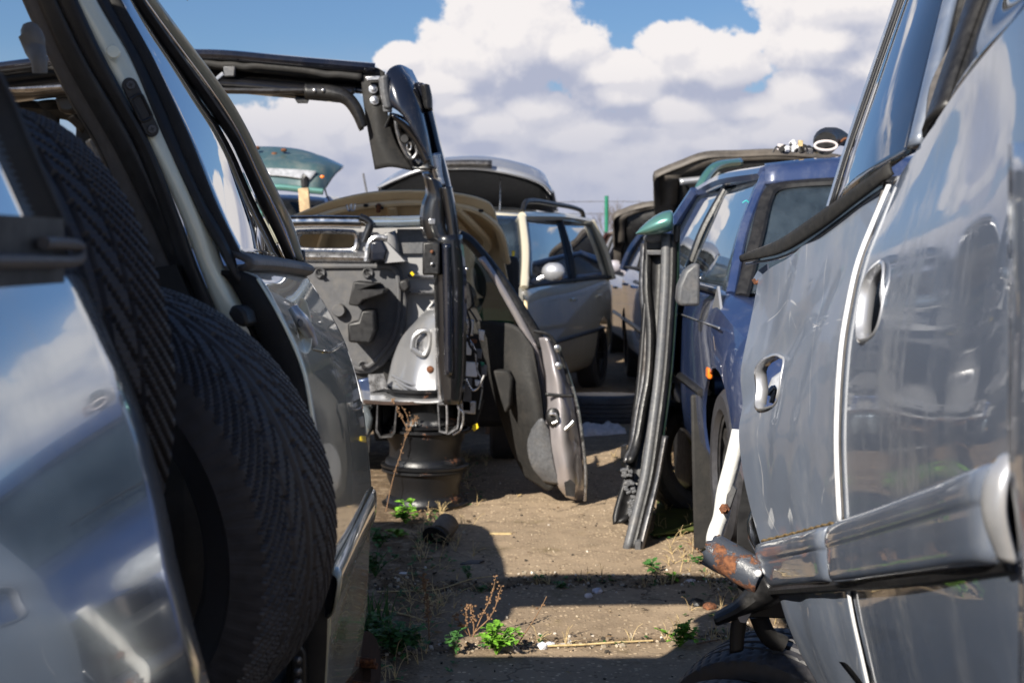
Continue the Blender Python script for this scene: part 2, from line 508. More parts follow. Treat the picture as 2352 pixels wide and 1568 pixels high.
# ------------------------------------------------------------------ ground
def joint1(x): return 5.45 + .10 * (x - .1) + .03 * math.sin(x * 9) + .02 * math.sin(x * 23)
def joint2(x): return 4.62 + .13 * (x - .1) + .02 * math.sin(x * 11 + 1)
def gz(x, y):
    z = .006 * noise.noise(V((x * 2.2, y * 2.2, 0))) + .004 * noise.noise(V((x * 9, y * 9, 3)))
    for j, wd, dp in ((joint1, .028, .022), (joint2, .020, .012)):
        d = y - j(x) + .015 * noise.noise(V((x * 14, y * 5, 7)))
        z -= dp * math.exp(-(d / wd) ** 2)
    if y > joint1(x): z += .012
    d = x - .95                      # loose earth banked along the right-hand wrecks
    if d > -.45 and y > 4: z += .03 * max(0, min(1, (d + .45) * 1.6)) * (.6 + noise.noise(V((x * 6, y * 6, 1))))
    return z
def axis(a, b, c, d, fine, coarse):
    r = []; x = b
    while x <= c: r.append(x); x += fine
    st = fine; x = c
    while x < d: st = min(coarse, st * 1.35); x += st; r.append(min(x, d))
    st = fine; x = b; l = []
    while x > a: st = min(coarse, st * 1.35); x -= st; l.append(max(x, a))
    return l[::-1] + r
xs = axis(-150, -1.0, 1.6, 150, .02, 20)
ys = axis(-40, 3.9, 9.2, 260, .024, 20)
b = B()
b.grid([[V((x, y, gz(x, y))) for x in xs] for y in ys])
m, t, p = newmat('worn_concrete')
n1 = tnoise(t, 1.1, 6, .65); n2 = tnoise(t, 7, 6, .7); n3 = tnoise(t, 130, 3, .6)
vo = t.nodes.new('ShaderNodeTexVoronoi'); vo.inputs['Scale'].default_value = 95
tcg = t.nodes.new('ShaderNodeTexCoord'); lk(t, tcg.outputs['Object'], vo.inputs['Vector'])
vo.inputs['Scale'].default_value = 62
base = tmix(t, tramp(t, n1, .35, .65), (.25, .205, .152), (.37, .312, .24))
base = tmix(t, tramp(t, n2, .48, .72, 0, .75), base, (.145, .115, .08))
base = tmix(t, tramp(t, n3, .35, .7, 0, .6), base, (.38, .33, .26))
ws = t.nodes.new('ShaderNodeSeparateColor'); lk(t, vo.outputs['Color'], ws.inputs[0])
peb = tmath(t, 'MULTIPLY', tramp(t, vo.outputs['Distance'], .46, .34), tramp(t, ws.outputs[0], .56, .60))
pc = tmix(t, ws.outputs[1], (.10, .07, .045), (.85, .74, .57))
worn = tramp(t, tnoise(t, .9, 4, .6), .40, .58)
base = tmix(t, tmath(t, 'MULTIPLY', peb, tmath(t, 'ADD', .45, tmath(t, 'MULTIPLY', worn, .5))), base, pc)
stain = tmath(t, 'MULTIPLY', tramp(t, tnoise(t, 1.7, 6, .72), .56, .70), .6)
base = tmix(t, stain, base, (.085, .072, .052))
mo = tmath(t, 'MULTIPLY', tramp(t, tnoise(t, 2.6, 5, .7), .56, .70), .5)
base = tmix(t, mo, base, (.15, .125, .05))
ce = t.nodes.new('ShaderNodeTexVoronoi'); ce.feature = 'DISTANCE_TO_EDGE'; ce.inputs['Scale'].default_value = 1.1
cw_ = t.nodes.new('ShaderNodeTexNoise'); cw_.inputs['Scale'].default_value = 3.5; cw_.inputs['Detail'].default_value = 5
lk(t, tcg.outputs['Object'], cw_.inputs['Vector'])
cm = t.nodes.new('ShaderNodeVectorMath'); cm.operation = 'MULTIPLY_ADD'
lk(t, cw_.outputs['Color'], cm.inputs[0]); cm.inputs[1].default_value = (.5, .5, .5); lk(t, tcg.outputs['Object'], cm.inputs[2])
lk(t, cm.outputs[0], ce.inputs['Vector'])
crk = tramp(t, ce.outputs['Distance'], .010, .003)
base = tmix(t, tmath(t, 'MULTIPLY', tmath(t, 'MULTIPLY', crk, tramp(t, n1, .5, .6)), .6), base, (.05, .04, .03))
at = t.nodes.new('ShaderNodeAttribute'); at.attribute_name = 'soil'
soil = tmath(t, 'MULTIPLY', at.outputs['Fac'], tramp(t, tnoise(t, 14, 5, .7), .32, .55))
base = tmix(t, soil, base, tmix(t, tramp(t, n3, .35, .65), (.055, .040, .025), (.19, .14, .085)))
gm_ = t.nodes.new('ShaderNodeMix'); gm_.data_type = 'RGBA'; gm_.blend_type = 'MULTIPLY'; gm_.inputs[0].default_value = 1
lk(t, base, gm_.inputs[6]); gm_.inputs[7].default_value = (.90, .79, .67, 1)
lk(t, gm_.outputs[2], p.inputs['Base Color']); p.inputs['Roughness'].default_value = .92
hgt = tmath(t, 'SUBTRACT', tmath(t, 'ADD', tmath(t, 'MULTIPLY', n3, .4), tmath(t, 'MULTIPLY', peb, .5)), tmath(t, 'MULTIPLY', crk, .3))
bump(t, p, hgt, .6, .008)
o = b.ob('ground', m); o['kind'] = 'structure'
sa = o.data.attributes.new('soil', 'FLOAT', 'POINT')
def soilf(q):
    x, y = q.x, q.y
    k_ = max(math.exp(-((y - joint1(x)) / .07) ** 2), .9 * math.exp(-((y - joint2(x)) / .05) ** 2))
    if 3.5 < y < 9.5: k_ = max(k_, min(1, max(0, (x - .72) * 4)), min(1, max(0, (-.16 - x) * 4.5)))
    if y > 9: k_ = max(k_, .5)
    return k_
for i_, v_ in enumerate(o.data.vertices): sa.data[i_].value = soilf(v_.co)

# ------------------------------------------------------------------ tyres and rims
def tyre_mesh(name, rad=.31, rin=.205, wd=.20, nth=1610, nt=56, style='vee'):
    hw = wd / 2
    half = [(rin, .80), (rin + .012, .90), (rin + .045, 1.0), ((rin + rad) / 2, 1.06), (rad - .035, 1.0), (rad - .016, .94)]
    rows = []
    N = 46
    for i in range(nth):
        th = 2 * math.pi * i / nth
        a = th / (2 * math.pi) * N
        r = [(q[0] + (.002 if k == 4 and (a * 2) % 1 < .5 else 0), -hw * q[1]) for k, q in enumerate(half)]
        for k in range(nt + 1):
            s = -1 + 2 * k / nt
            rr = rad - .012 * abs(s) ** 3.2
            g = 0.
            if style == 'vee':
                if abs(abs(s) - .10) < .03 or (abs(abs(s) - .46) < .025): g = .006
                f = (a - abs(s) ** .7 * 4.6) % 1
                if abs(s) > .14: g = max(g, .009 * min(1, max(0, (.115 - abs(f - .12)) / .05)))
                f2 = (a - abs(s) ** .7 * 4.6 + .5) % 1
                if abs(s) > .52: g = max(g, .008 * min(1, max(0, (.09 - abs(f2 - .12)) / .04)))
                f3 = (a * 4) % 1
                if g == 0 and f3 < .18: g = .0006
            else:
                if any(abs(s - q) < .05 for q in (-.5, -.17, .17, .5)): g = .007
                f = (a * 1.4 + s * 1.2) % 1
                if f < .12 and abs(s) > .2: g = max(g, .0045)
            r.append((rr - g, hw * .92 * s))
        r += [(q[0] + (.002 if k == 4 and (a * 2) % 1 < .5 else 0), hw * q[1]) for k, q in reversed(list(enumerate(half)))]
        rows.append([V((math.cos(th) * q[0], math.sin(th) * q[0], q[1])) for q in r])
    rows.append(rows[0])
    bb = B(); bb.grid(rows)
    bmesh.ops.remove_doubles(bb.bm, verts=bb.bm.verts, dist=1e-6)
    bmesh.ops.recalc_face_normals(bb.bm, faces=bb.bm.faces)
    me = bpy.data.meshes.new(name); bb.bm.to_mesh(me); bb.bm.free()
    me.materials.append(M['rubber'])
    for q in me.polygons: q.use_smooth = True
    me.set_sharp_from_angle(angle=R(40))
    return me
TV = tyre_mesh('tyre_mesh_vee')
TS = tyre_mesh('tyre_mesh_ribs', nth=300, nt=40, style='rib')
def tyre(label, loc, ax, me=TV, scale=1., spin=0.):
    o = bpy.data.objects.new('tyre', me); COL.objects.link(o)
    o.matrix_world = mrot(loc, ax) @ Matrix.Rotation(spin, 4, 'Z') @ Matrix.Scale(scale, 4)
    return tag(o, label, 'tyre')
tyre('worn black tyre with arrow tread showing its dark side wall, wedged in the open doorway', P(238, 1185, 1.86), (.35, .92, .13))
tyre('upper black tyre leaning between the shiny rear side panel and the other doorway tyre', (-.665, 1.69, 1.157), (.64, .76, .05), TV, 1.02, .4)

# ------------------------------------------------------------------ left car, seen from its rear quarter
LC = thing('silver_car', 'olive silver car on the left, front door ajar and tyres stuffed in its rear doorway', 'car', (-1.1, 1.8, 0))
def lx(z, Y=1.3):                  # the side of the rear quarter
    tt = z - .85
    return -.315 - (.20 * tt + .255 * tt * tt if tt > 0 else .12 * tt) + .03 * (Y - 1.3)
def onx(u, v, f):
    Y = 1.3
    for _ in range(30):
        pz = P(u, v, Y).z
        Y += (f(pz, Y) * FPX / (u - 1176) - Y) * .6
    return P(u, v, Y)
edge = [(188, 628), (214, 645), (238, 690), (264, 745), (300, 835), (330, 915), (352, 985), (372, 1060), (387, 1115), (400, 1180), (416, 1270), (440, 1370), (465, 1470), (490, 1568), (520, 1700), (560, 1850)]
ep = [onx(u, v, lx) for u, v in edge]
rows = []
for q in ep:
    rows.append([V((lx(q.z, y), y, q.z)) for y in (-.6, -.2, .2, .6, .9, q.y - .15, q.y - .03, q.y - .006)] + [V((q.x - .012, q.y, q.z))])
b = B(); b.loft(rows, 40, 60)
b.ob('rear_side_panel', 'slate', LC, .006)
# return flange behind the panel's edge
b = B(); b.band([q + V((-.008, .0, 0)) for q in ep], [q + V((-.07, .015, 0)) for q in ep], 50)
b.ob('panel_flange', 'trim', LC, .004)
gx = lambda z, Y: -.385 - .36 * (z - 1.3)
ge = [onx(u, v, gx) for u, v in ((-12, 170), (20, 235), (60, 330), (100, 420), (132, 490), (146, 522))]
b = B(); b.loft([[V((gx(q.z, 0), y, q.z)) for y in (-.1, .4, .8)] + [q] for q in ge], 12, 24)
b.ob('quarter_window', 'mglass', LC, .004)
b = B(); b.tube([q + V((-.003, .006, 0)) for q in ge], .007, 8)
b.ob('window_seal', 'seal', LC)
# belt gap and rubber lip below the quarter window
bz = [P(-20, 532, 1.02).z, P(-20, 622, 1.02).z]
b = B(); b.box((-.405, .55, (bz[0] + bz[1]) / 2), (.04, 1.35, .055)); b.ob('belt_channel', 'seal', LC)
b = B()
b.tube([onx(-200, 600, lambda z, Y: -.378), onx(0, 600, lambda z, Y: -.378), onx(120, 600, lambda z, Y: -.378), onx(165, 600, lambda z, Y: -.376), onx(183, 592, lambda z, Y: -.375), onx(186, 572, lambda z, Y: -.376), onx(170, 562, lambda z, Y: -.378), onx(100, 558, lambda z, Y: -.38)], .0055, 8)
b.ob('belt_moulding', 'seal2', LC)
b = B(); b.box(P(268, 715, 1.56), (.03, .03, .05)); b.ob('door_striker', 'plast', LC, bev=.004)
# B-pillar: the painted strip with seals on both sides; the front door hangs ajar beyond it
PY = 2.16
pl = [(120, -120), (170, 0), (232, 133), (287, 235), (345, 333), (418, 500), (455, 600), (478, 660), (512, 740), (540, 800), (560, 900)]
pr = [(165, -120), (214, 0), (292, 133), (340, 235), (384, 333), (470, 500), (512, 622), (556, 689), (600, 745), (632, 810), (660, 920)]
def dep(v, a=PY, bq=2.22): return a + (bq - a) * max(0, min(1, v / 900))
L = [P(u, v, dep(v)) for u, v in pl]; Rr = [P(u, v, dep(v) + .02) for u, v in pr]
b = B(); b.band(L, Rr, 50, (.006, -.006, 0), 9); pil = b.ob('door_pillar', 'pillar', LC, .01)
def strip(name, mat, A, Bq, Y0, par, bul=(.006, -.008, 0), th=.008, n=44):
    b = B(); b.band([P(u, v, Y0(v) if callable(Y0) else Y0) for u, v in A], [P(u, v, Y0(v) if callable(Y0) else Y0) for u, v in Bq], n, bul, 7)
    return b.ob(name, mat, par, th)
strip('inner_seal', 'seal', [(85, -120), (137, 0), (202, 133), (262, 235), (316, 333), (380, 500), (414, 600), (474, 760), (500, 900)],
      [(122, -120), (172, 0), (234, 133), (289, 235), (340, 333), (408, 500), (444, 600), (500, 740), (540, 900)], lambda v: dep(v) - .02, LC)
strip('inner_seal', 'plast', [(35, -120), (88, 0), (148, 133), (205, 235), (262, 333), (348, 500), (392, 600), (440, 690), (470, 800)],
      [(85, -120), (137, 0), (202, 133), (262, 235), (316, 333), (388, 500), (424, 600), (480, 700), (520, 800)], lambda v: dep(v) - .01, LC)
strip('pillar_trim', 'seal2', [(12, -120), (62, 0), (118, 133), (172, 235), (232, 333), (300, 500), (330, 600), (345, 640)],
      [(38, -120), (90, 0), (150, 133), (207, 235), (265, 333), (350, 500), (390, 600), (402, 640)], lambda v: dep(v) + .01, LC, (.012, -.012, 0))
strip('pillar_trim', 'plast', [(6, -120), (56, 0), (111, 120), (166, 235), (224, 333), (290, 480)], [(14, -120), (64, 0), (120, 133), (174, 235), (234, 333), (302, 500)], lambda v: dep(v) + .03, LC)
b = B(); b.plate(T(2.17, (346, 615), (404, 608), (440, 690), (470, 800), (360, 800)), (0, .01, 0)); b.ob('lower_trim', 'trim', LC)
# grab handle
b = B(); b.ball(P(76, 88, 2.02), (.016, .014, .024), 14, Matrix.Rotation(R(-20), 4, 'Y')); b.tube([P(64, 78, 2.02), P(80, 112, 2.02), P(90, 140, 2.0), P(92, 168, 2.0)], [.014, .015, .012, .010], 12)
b.ob('grab_handle', plain('grey_beige_plastic', (.17, .16, .145), .5, 0, .1, .1), LC)
# upper striker plate with its two screws
c0, c1 = P(297, 197, 2.15), P(346, 298, 2.165)
dv = (c1 - c0); nrm = V((.45, -.89, 0)).normalized(); side = dv.cross(nrm).normalized()
def capsule(a, bq, r, ex):
    ax = (bq - a).normalized(); sd_ = ax.cross(nrm).normalized()
    pts = []
    for i in range(13): 
        t_ = math.pi * i / 12
        pts.append(a + sd_ * math.cos(t_) * r - ax * math.sin(t_) * r)
    for i in range(13):
        t_ = math.pi * i / 12
        pts.append(bq - sd_ * math.cos(t_) * r + ax * math.sin(t_) * r)
    return B().plate(pts, nrm * ex)
b = capsule(c0, c1, .0115, .006); lp = b.ob('striker_plate', 'plast', LC, bev=.0015)
q0, q1 = c0.lerp(c1, .33), c0.lerp(c1, .70)
b = B(); rim_ = []
for i in range(24):
    t_ = 2 * math.pi * i / 24
    mid = q0.lerp(q1, .5 + .5 * max(-1, min(1, 1.35 * math.sin(t_))))
    rim_.append(mid + side * .0095 * max(-1, min(1, 1.35 * math.cos(t_))) + dv.normalized() * .006 * math.sin(t_) + nrm * .007)
b.tube(rim_ + [rim_[0]], .0025, 8, 60); b.ob('socket_rim', 'plast', lp)
b = capsule(q0 + nrm * .0062, q1 + nrm * .0062, .006, .0006); b.ob('socket', 'seal', lp)
for q in (c0, c1):
    b = B(); b.lathe([(.0001, .003), (.0058, .003), (.0065, .0015), (.0065, -.002)], 20, mrot(q + nrm * .007, nrm)); sc_ = b.ob('screw', 'gplast', lp)
    b = B()
    for k in (0, 1): b.box(q + nrm * .0102, (.0075 if k else .0016, .0016 if k else .0075, .0006), nrm.to_track_quat('Z', 'Y').to_matrix().to_4x4() @ Matrix.Rotation(.4, 4, 'Z'))
    b.ob('screw_slot', 'seal', sc_)
b = B(); b.lathe([(.0001, .002), (.009, .0018), (.011, .0)], 24, mrot(P(258, 120, 2.15) + nrm * .006, nrm)); b.ob('plug', 'pillar', LC)
b = B(); b.plate(T(2.13, (522, 720), (530, 702), (546, 700), (562, 716), (570, 745), (555, 752), (535, 740)), (.01, .03, 0)); b.ob('check_strap_bracket', 'plast', LC, bev=.004)
# front door: window frame, glass, skin, belt strip, handle, rubbing strip
FD = thing('tmp', '', '', (0, 0, 0)); bpy.data.objects.remove(FD)
def fy(v): return 2.2
def near_y(u, v, a): return a
fo = [(260, -130, 2.34), (347, 0, 2.42), (440, 122, 2.56), (520, 230, 2.68), (575, 330, 2.80), (612, 410, 2.92), (645, 470, 3.02), (664, 508, 3.12), (690, 600, 3.2)]
fi = [(225, -130, 2.30), (305, 0, 2.38), (395, 130, 2.52), (470, 235, 2.64), (535, 330, 2.76), (575, 420, 2.88), (612, 500, 2.98), (640, 555, 3.08), (662, 604, 3.16)]
nl = [(215, -130, 2.22), (268, 0, 2.22), (330, 110, 2.22), (390, 235, 2.22), (440, 345, 2.22), (480, 450, 2.22), (520, 540, 2.22), (546, 588, 2.22)]
nf = [(170, -130, 2.2), (222, 0, 2.2), (290, 133, 2.2), (336, 235, 2.2), (382, 333, 2.2), (446, 450, 2.2), (482, 522, 2.2), (520, 590, 2.2), (556, 655, 2.2)]
nm_ = [(193, -130, 2.21), (246, 0, 2.21), (320, 133, 2.21), (368, 235, 2.21), (408, 333, 2.21), (458, 450, 2.21), (500, 522, 2.21), (532, 590, 2.21)]
b = B(); gl = [P(*q) for q in cr([V(q) for q in nl], 14)]; gr = [P(*q) for q in cr([V(q) for q in fi], 14)]
b.band([q + V((-.006, 0, 0)) for q in gl], [q + V((-.006, 0, 0)) for q in gr], 30, (.012, 0, 0), 9)
DR = b.ob('front_door_glass', 'rglass', LC, .004)
b = B(); 
def lin(A, Bq, f): return [V(a).lerp(V(c), f) for a, c in zip(cr([V(q) for q in A], 12), cr([V(q) for q in Bq], 12))]
f0, f1, f2, f3 = lin(fi, fo, 0), lin(fi, fo, .36), lin(fi, fo, .66), lin(fi, fo, 1)
def PP(L_): return [P(*q) for q in L_]
b.band(PP(f2), PP(f3), 40, (.006, -.004, .004), 7); b.ob('front_door_frame', 'olive', LC, .012)
b = B(); b.band(PP(f0), PP(f1), 40, (.008, -.006, .0), 7); b.ob('front_door_seal', 'seal', LC, .01)
b = B(); b.band(PP(f1), PP(f2), 40, (.003, -.004, .0), 7); b.ob('front_door_bright_strip', 'chrome', LC, .008)
b = B(); b.band(PP(lin(nf, nm_, 0)), PP(lin(nf, nm_, 1)), 40, (.0, -.012, .0), 7); b.ob('front_door_seal', 'seal', LC, .012)
b = B(); b.band(PP(lin(nm_, nl, 0)) if len(nm_) == len(nl) else PP(lin(nm_, nl, 0)), PP(lin(nm_, nl, 1)), 40, (.006, -.004, .0), 7); b.ob('front_door_inner_frame', 'trim', LC, .012)
b = B(); b.plate(T(3.12, (640, 440), (662, 500), (664, 512), (652, 528), (650, 560), (640, 540)), (-.03, .04, 0)); b.ob('mirror_base', 'olive', LC, bev=.004)
b = B(); b.box(P(690, 600, 3.22), (.02, .03, .05)); b.ob('hinge_cover', 'plast', LC, bev=.004)
# belt strip
b = B()
rowsb = []
for f in (0, .12, .35, .7, 1):
    pass
A = T(0, (530, 582, 2.2), (600, 590, 2.6), (690, 605, 3.2)); C = T(0, (548, 620, 2.2), (620, 622, 2.6), (702, 630, 3.2))
b.band(A, C, 20, (.022, -.006, 0), 9); b.ob('front_door_belt_strip', 'seal2', LC, .01)
# skin: rows down the door, columns along it
rws = [[(552, 622, 2.2), (625, 624, 2.55), (700, 630, 3.2)],
       [(592, 640, 2.19), (655, 660, 2.55), (722, 664, 3.2)],
       [(633, 709, 2.18), (700, 720, 2.6), (752, 712, 3.2)],
       [(677, 799, 2.18), (745, 800, 2.65), (786, 776, 3.2)],
       [(700, 865, 2.18), (765, 865, 2.65), (812, 848, 3.2)],
       [(717, 962, 2.18), (785, 950, 2.65), (831, 930, 3.2)],
       [(732, 1080, 2.18), (798, 1055, 2.65), (844, 1035, 3.2)],
       [(744, 1200, 2.18), (806, 1150, 2.65), (850, 1100, 3.2)],
       [(752, 1330, 2.18), (810, 1235, 2.65), (852, 1150, 3.2)],
       [(752, 1440, 2.18), (806, 1325, 2.65), (849, 1210, 3.2)],
       [(746, 1568, 2.19), (795, 1440, 2.66), (840, 1400, 3.2)],
       [(738, 1720, 2.2), (783, 1590, 2.67), (822, 1540, 3.2)]]
b = B(); b.loft([[P(*q) for q in r] for r in rws], 36, 70)
sk = b.ob('front_door_skin', 'olive', LC, .004)
b = B()
ed = [P(*r[0]) for r in rws]
b.band(ed, [q + V((-.05, .012, 0)) for q in ed], 60, None, 3)
b.ob('front_door_edge', 'trim', LC, .003)
b = B(); b.tube([P(q.x, q.y, q.z) for q in [V((r[0][0], r[0][1], r[0][2])) for r in rws][1:9]], .003, 6); b.ob('door_hem', 'pillar', LC)
b = B(); b.loft([[q + V((-.06, .03, 0)), q + V((-.10, .35, 0)), q + V((-.12, .95, 0))] for q in ed[::2] + [ed[-1]]], 8, 14); b.ob('front_door_lining', 'trim', LC, .01)
# handle
hc = P(694, 748, 2.30)
hm = mrot(hc, (.93, -.36, .1))
b = B(); b.lathe([(.0001, -.004), (.022, -.002), (.030, .004), (.034, .004)], 28, hm @ Matrix.Diagonal((.75, 1.35, 1, 1))); b.ob('door_handle_cup', 'olive', LC)
b = B(); b.tube([P(672, 706, 2.27), P(688, 730, 2.27), P(706, 760, 2.32), P(720, 790, 2.34)], [.010, .015, .015, .010], 12, flat=.8); hd = b.ob('door_handle', 'silver', LC)
b = B(); b.lathe([(.0001, .003), (.006, .003), (.007, 0)], 16, mrot(P(688, 742, 2.25), (.85, -.5, .1))); b.ob('keyhole', 'dmetal', hd)
b = B(); b.tube(T(0, (716, 802, 2.40), (760, 806, 2.70), (790, 786, 3.1)), .0025, 6); b.ob('door_crease', 'olive', LC)
# rubbing strip
rr_ = []
for (n_, f_) in (((752, 1325, 2.18), (852, 1122, 3.2)), ((764, 1318, 2.14), (862, 1128, 3.17)), ((776, 1330, 2.13), (864, 1150, 3.16)), ((772, 1372, 2.13), (862, 1180, 3.16)), ((764, 1406, 2.15), (857, 1198, 3.18)), ((752, 1420, 2.18), (851, 1204, 3.2))):
    rr_.append([P(*n_), P(*n_).lerp(P(*f_), .5), P(*f_)])
b = B(); b.loft(rr_, 16, 24); rs_ = b.ob('rubbing_strip', 'olive', LC, .003)
b = B(); b.plate([q[0] + V((-.004, .002, 0)) for q in rr_], (0, .004, 0)); b.ob('strip_end', 'plast', LC)
b = B(); b.tube([rr_[0][0] + V((.002, .004, .002)), rr_[0][1] + V((.002, 0, .002)), rr_[0][2] + V((.002, 0, .002))], .004, 6); b.ob('grime_line', 'grime', LC)
# sill, roof, far side, floor and the rest of the shell
b = B(); b.box((-.43, 2.0, .47), (.10, 3.0, .14)); b.ob('door_sill', 'trim', LC, bev=.02)
b = B(); b.tube([P(720, 1440, 2.22), P(712, 1568, 2.22), P(704, 1750, 2.2)], .013, 8); b.ob('sill_seal', 'pillar', LC)
b = B(); b.plate(T(2.16, (672, 1490), (690, 1478), (702, 1500), (704, 1600), (668, 1600)), (0, .015, 0)); hg = b.ob('door_hinge', 'plast', LC, bev=.003)
b = B(); [b.ball(P(684, 1515 + 26 * i, 2.14), .007, 10) for i in range(4)]; b.ob('hinge_pin', 'dmetal', hg)
for nm_r, ys_r in (('unseen_roof_header', (2.55, 2.75, 2.98)), ('roof', (-.9, .5, 1.3, 1.86))):  # unseen roof, with a gap added to shape the sunlit strip on the ground
    b = B(); b.loft([[V((-.66, y, 1.82)), V((-.75, y, 1.90)), V((-1.3, y, 1.95)), V((-1.85, y, 1.90)), V((-1.94, y, 1.82))] for y in ys_r], 18, 14); b.ob(nm_r, 'olive', LC, .03)
b = B(); b.tube([V((-.66, 1.8, 1.83)), V((-.66, 2.6, 1.83))], .03, 8); b.ob('roof_rail', 'olive', LC)
b = B(); b.loft([[V((-2.2, y, .45)), V((-2.26, y, .9)), V((-2.2, y, 1.25))] for y in (-1.6, 0, 1.5, 3.2)], 12, 12); b.ob('far_side', 'olive', LC, .03)
for y0, y1 in ((-.9, -1.2), (1.2, 1.3), (2.4, 3.3)):
    b = B(); b.tube([V((-1.92, y0, 1.84)), V((-2.18, y1, 1.25))], .035, 8); b.ob('pillar', 'olive', LC)
b = B(); b.tube([V((-.66, 2.40, 1.83)), P(320, -30, 2.40)], .03, 8); b.ob('pillar', 'olive', LC)
b = B(); b.box((-1.27, .8, .50), (1.75, 4.6, .10)); b.box((-1.38, 3.6, .62), (1.0, 1.3, .35)); b.ob('floor_pan', 'trim', LC, bev=.02)
b = B(); b.loft([[V((-1.02, y, .45)), V((-1.03, y, .9)), V((-1.1, y, zt)), V((-1.6, y, zt + .05)), V((-2.1, y, zt)), V((-2.18, y, .9)), V((-2.18, y, .45))] for y, zt in ((3.4, 1.22), (4.4, 1.18), (5.2, 1.05), (5.35, .8))], 24, 14); b.ob('shade_front_body', 'olive', LC, .02)  # unseen front end, added and shaped to cast the lane's shadow edge
b = B(); b.box((-1.35, 2.75, 1.0), (1.2, .3, .42)); b.ob('dashboard', 'plast', LC, bev=.05)
b = B(); b.box((-1.25, .75, .82), (.95, .5, .5)); b.box((-1.25, .62, .98), (.95, .14, .3)); b.ob('rear_seat', 'trim', LC, bev=.05)
b = B(); b.box((-.90, 2.30, .80), (.90, .22, .84)); b.ob('seat_blocker', 'trim', LC, bev=.06)  # dark block added to keep the view through the tyre black
b = B(); b.loft([[V((-.45, -1.5, z)), V((-1.2, -1.72, z)), V((-2.15, -1.5, z))] for z in (.4, .8, 1.25)], 12, 8); b.loft([[V((lx(z, -.6) + .02, -.55, z)), V((lx(z, -.6) - .02, -1.1, z)), V((-.45, -1.5, z))] for z in (.45, .8, 1.2)], 12, 8); b.ob('tail', 'olive', LC, .02)
def wheel(par, c, ax, rad=.30, wd=.19, rimmat='dmetal', arms=5, tm='rubber'):
    m_ = mrot(c, ax)
    b = B(); b.lathe([(rad * .66, -wd / 2 * .8), (rad * .72, -wd / 2), (rad * .9, -wd / 2), (rad * .98, -wd / 2 * .8), (rad, 0), (rad * .98, wd / 2 * .8), (rad * .9, wd / 2), (rad * .72, wd / 2), (rad * .66, wd / 2 * .8)], 40, m_)
    wh = bpy.data.objects.new('wheel', None); COL.objects.link(wh); wh.parent = par
    b.ob('tyre', tm, wh)
    b = B(); b.lathe([(.0001, wd * .30), (rad * .16, wd * .30), (rad * .18, wd * .2)], 20, m_)
    for k_ in range(arms):
        a_ = 2 * math.pi * k_ / arms
        d0, d1 = V((math.cos(a_), math.sin(a_), 0)), V((-math.sin(a_), math.cos(a_), 0))
        b.plate([m_ @ (d0 * rad * .1 + d1 * rad * .12 + V((0, 0, wd * .26))), m_ @ (d0 * rad * .63 + d1 * rad * .09 + V((0, 0, wd * .32))), m_ @ (d0 * rad * .63 - d1 * rad * .09 + V((0, 0, wd * .32))), m_ @ (d0 * rad * .1 - d1 * rad * .12 + V((0, 0, wd * .26)))], m_.to_3x3() @ V((0, 0, -.02)))
    b.lathe([(rad * .60, wd * .36), (rad * .67, wd * .38), (rad * .67, -wd * .3), (rad * .5, -wd * .2), (.02, -wd * .1)], 36, m_)
    b.ob('rim', rimmat, wh)
    return wh
wheel(LC, (-.55, -.15, .30), (1, 0, 0))
wheel(LC, (-2.05, -.15, .30), (-1, 0, 0))
# front hub: rusted disc and studs below the door's far corner
b = B(); hx = P(806, 1560, 3.45); b.lathe([(.0001, 0), (.05, .0), (.055, .03), (.075, .03), (.12, .03), (.12, .01), (.0001, .01)], 40, mrot(hx, (.95, -.3, 0))); hb = b.ob('brake_disc', 'drust', LC)
for k_ in range(5):
    a_ = R(100) + 2 * math.pi * k_ / 5
    b = B(); b.tube([hx + V((0, math.cos(a_) * .055, math.sin(a_) * .055)) , hx + V((.062, math.cos(a_) * .055 - .02, math.sin(a_) * .055))], .008, 10); b.ob('wheel_stud', 'rust', hb)
b = B(); b.box((-.75, 3.5, .42), (.7, .12, .10)); b.box((-.95, 3.5, .20), (.25, .25, .4)); b.ob('axle_stand', 'rust', LC, bev=.01)

def rY(Y): return Y if Y < 2.1 else 2.1 + (Y - 2.1) * .6
def PR(u, v, Y): return P(u, v, rY(Y))
def TR(Y, *uv): return [PR(q[0], q[1], q[2] if len(q) > 2 else Y) for q in uv]
# ------------------------------------------------------------------ right car: grey doors with white edges
RC = thing('grey_car', 'dented grey blue car on the right with handles missing and white door edges', 'car', (1.3, 2.2, 0))
fr_ = [[(2056, 425, 2.10), (2140, 300, 1.90), (2215, 190, 1.72), (2352, 25, 1.42), (2600, -260, 1.16)],
       [(2022, 505, 2.10), (2120, 420, 1.88), (2215, 330, 1.69), (2352, 180, 1.39), (2600, -60, 1.13)],
       [(1985, 600, 2.10), (2085, 560, 1.86), (2200, 510, 1.62), (2352, 430, 1.34), (2620, 300, 1.08)],
       [(1962, 700, 2.10), (2065, 680, 1.85), (2190, 660, 1.59), (2352, 620, 1.31), (2640, 560, 1.05)],
       [(1945, 810, 2.10), (2050, 805, 1.84), (2180, 800, 1.57), (2352, 795, 1.29), (2650, 800, 1.03)],
       [(1935, 1000, 2.10), (2040, 995, 1.84), (2170, 985, 1.56), (2352, 970, 1.28), (2650, 960, 1.03)],
       [(1942, 1195, 2.10), (2045, 1165, 1.84), (2170, 1115, 1.57), (2330, 1052, 1.31), (2650, 940, 1.04)]]
b = B(); b.loft([[PR(*q) for q in r] for r in fr_], 44, 44); fd = b.ob('front_door', 'grey', RC, .004)
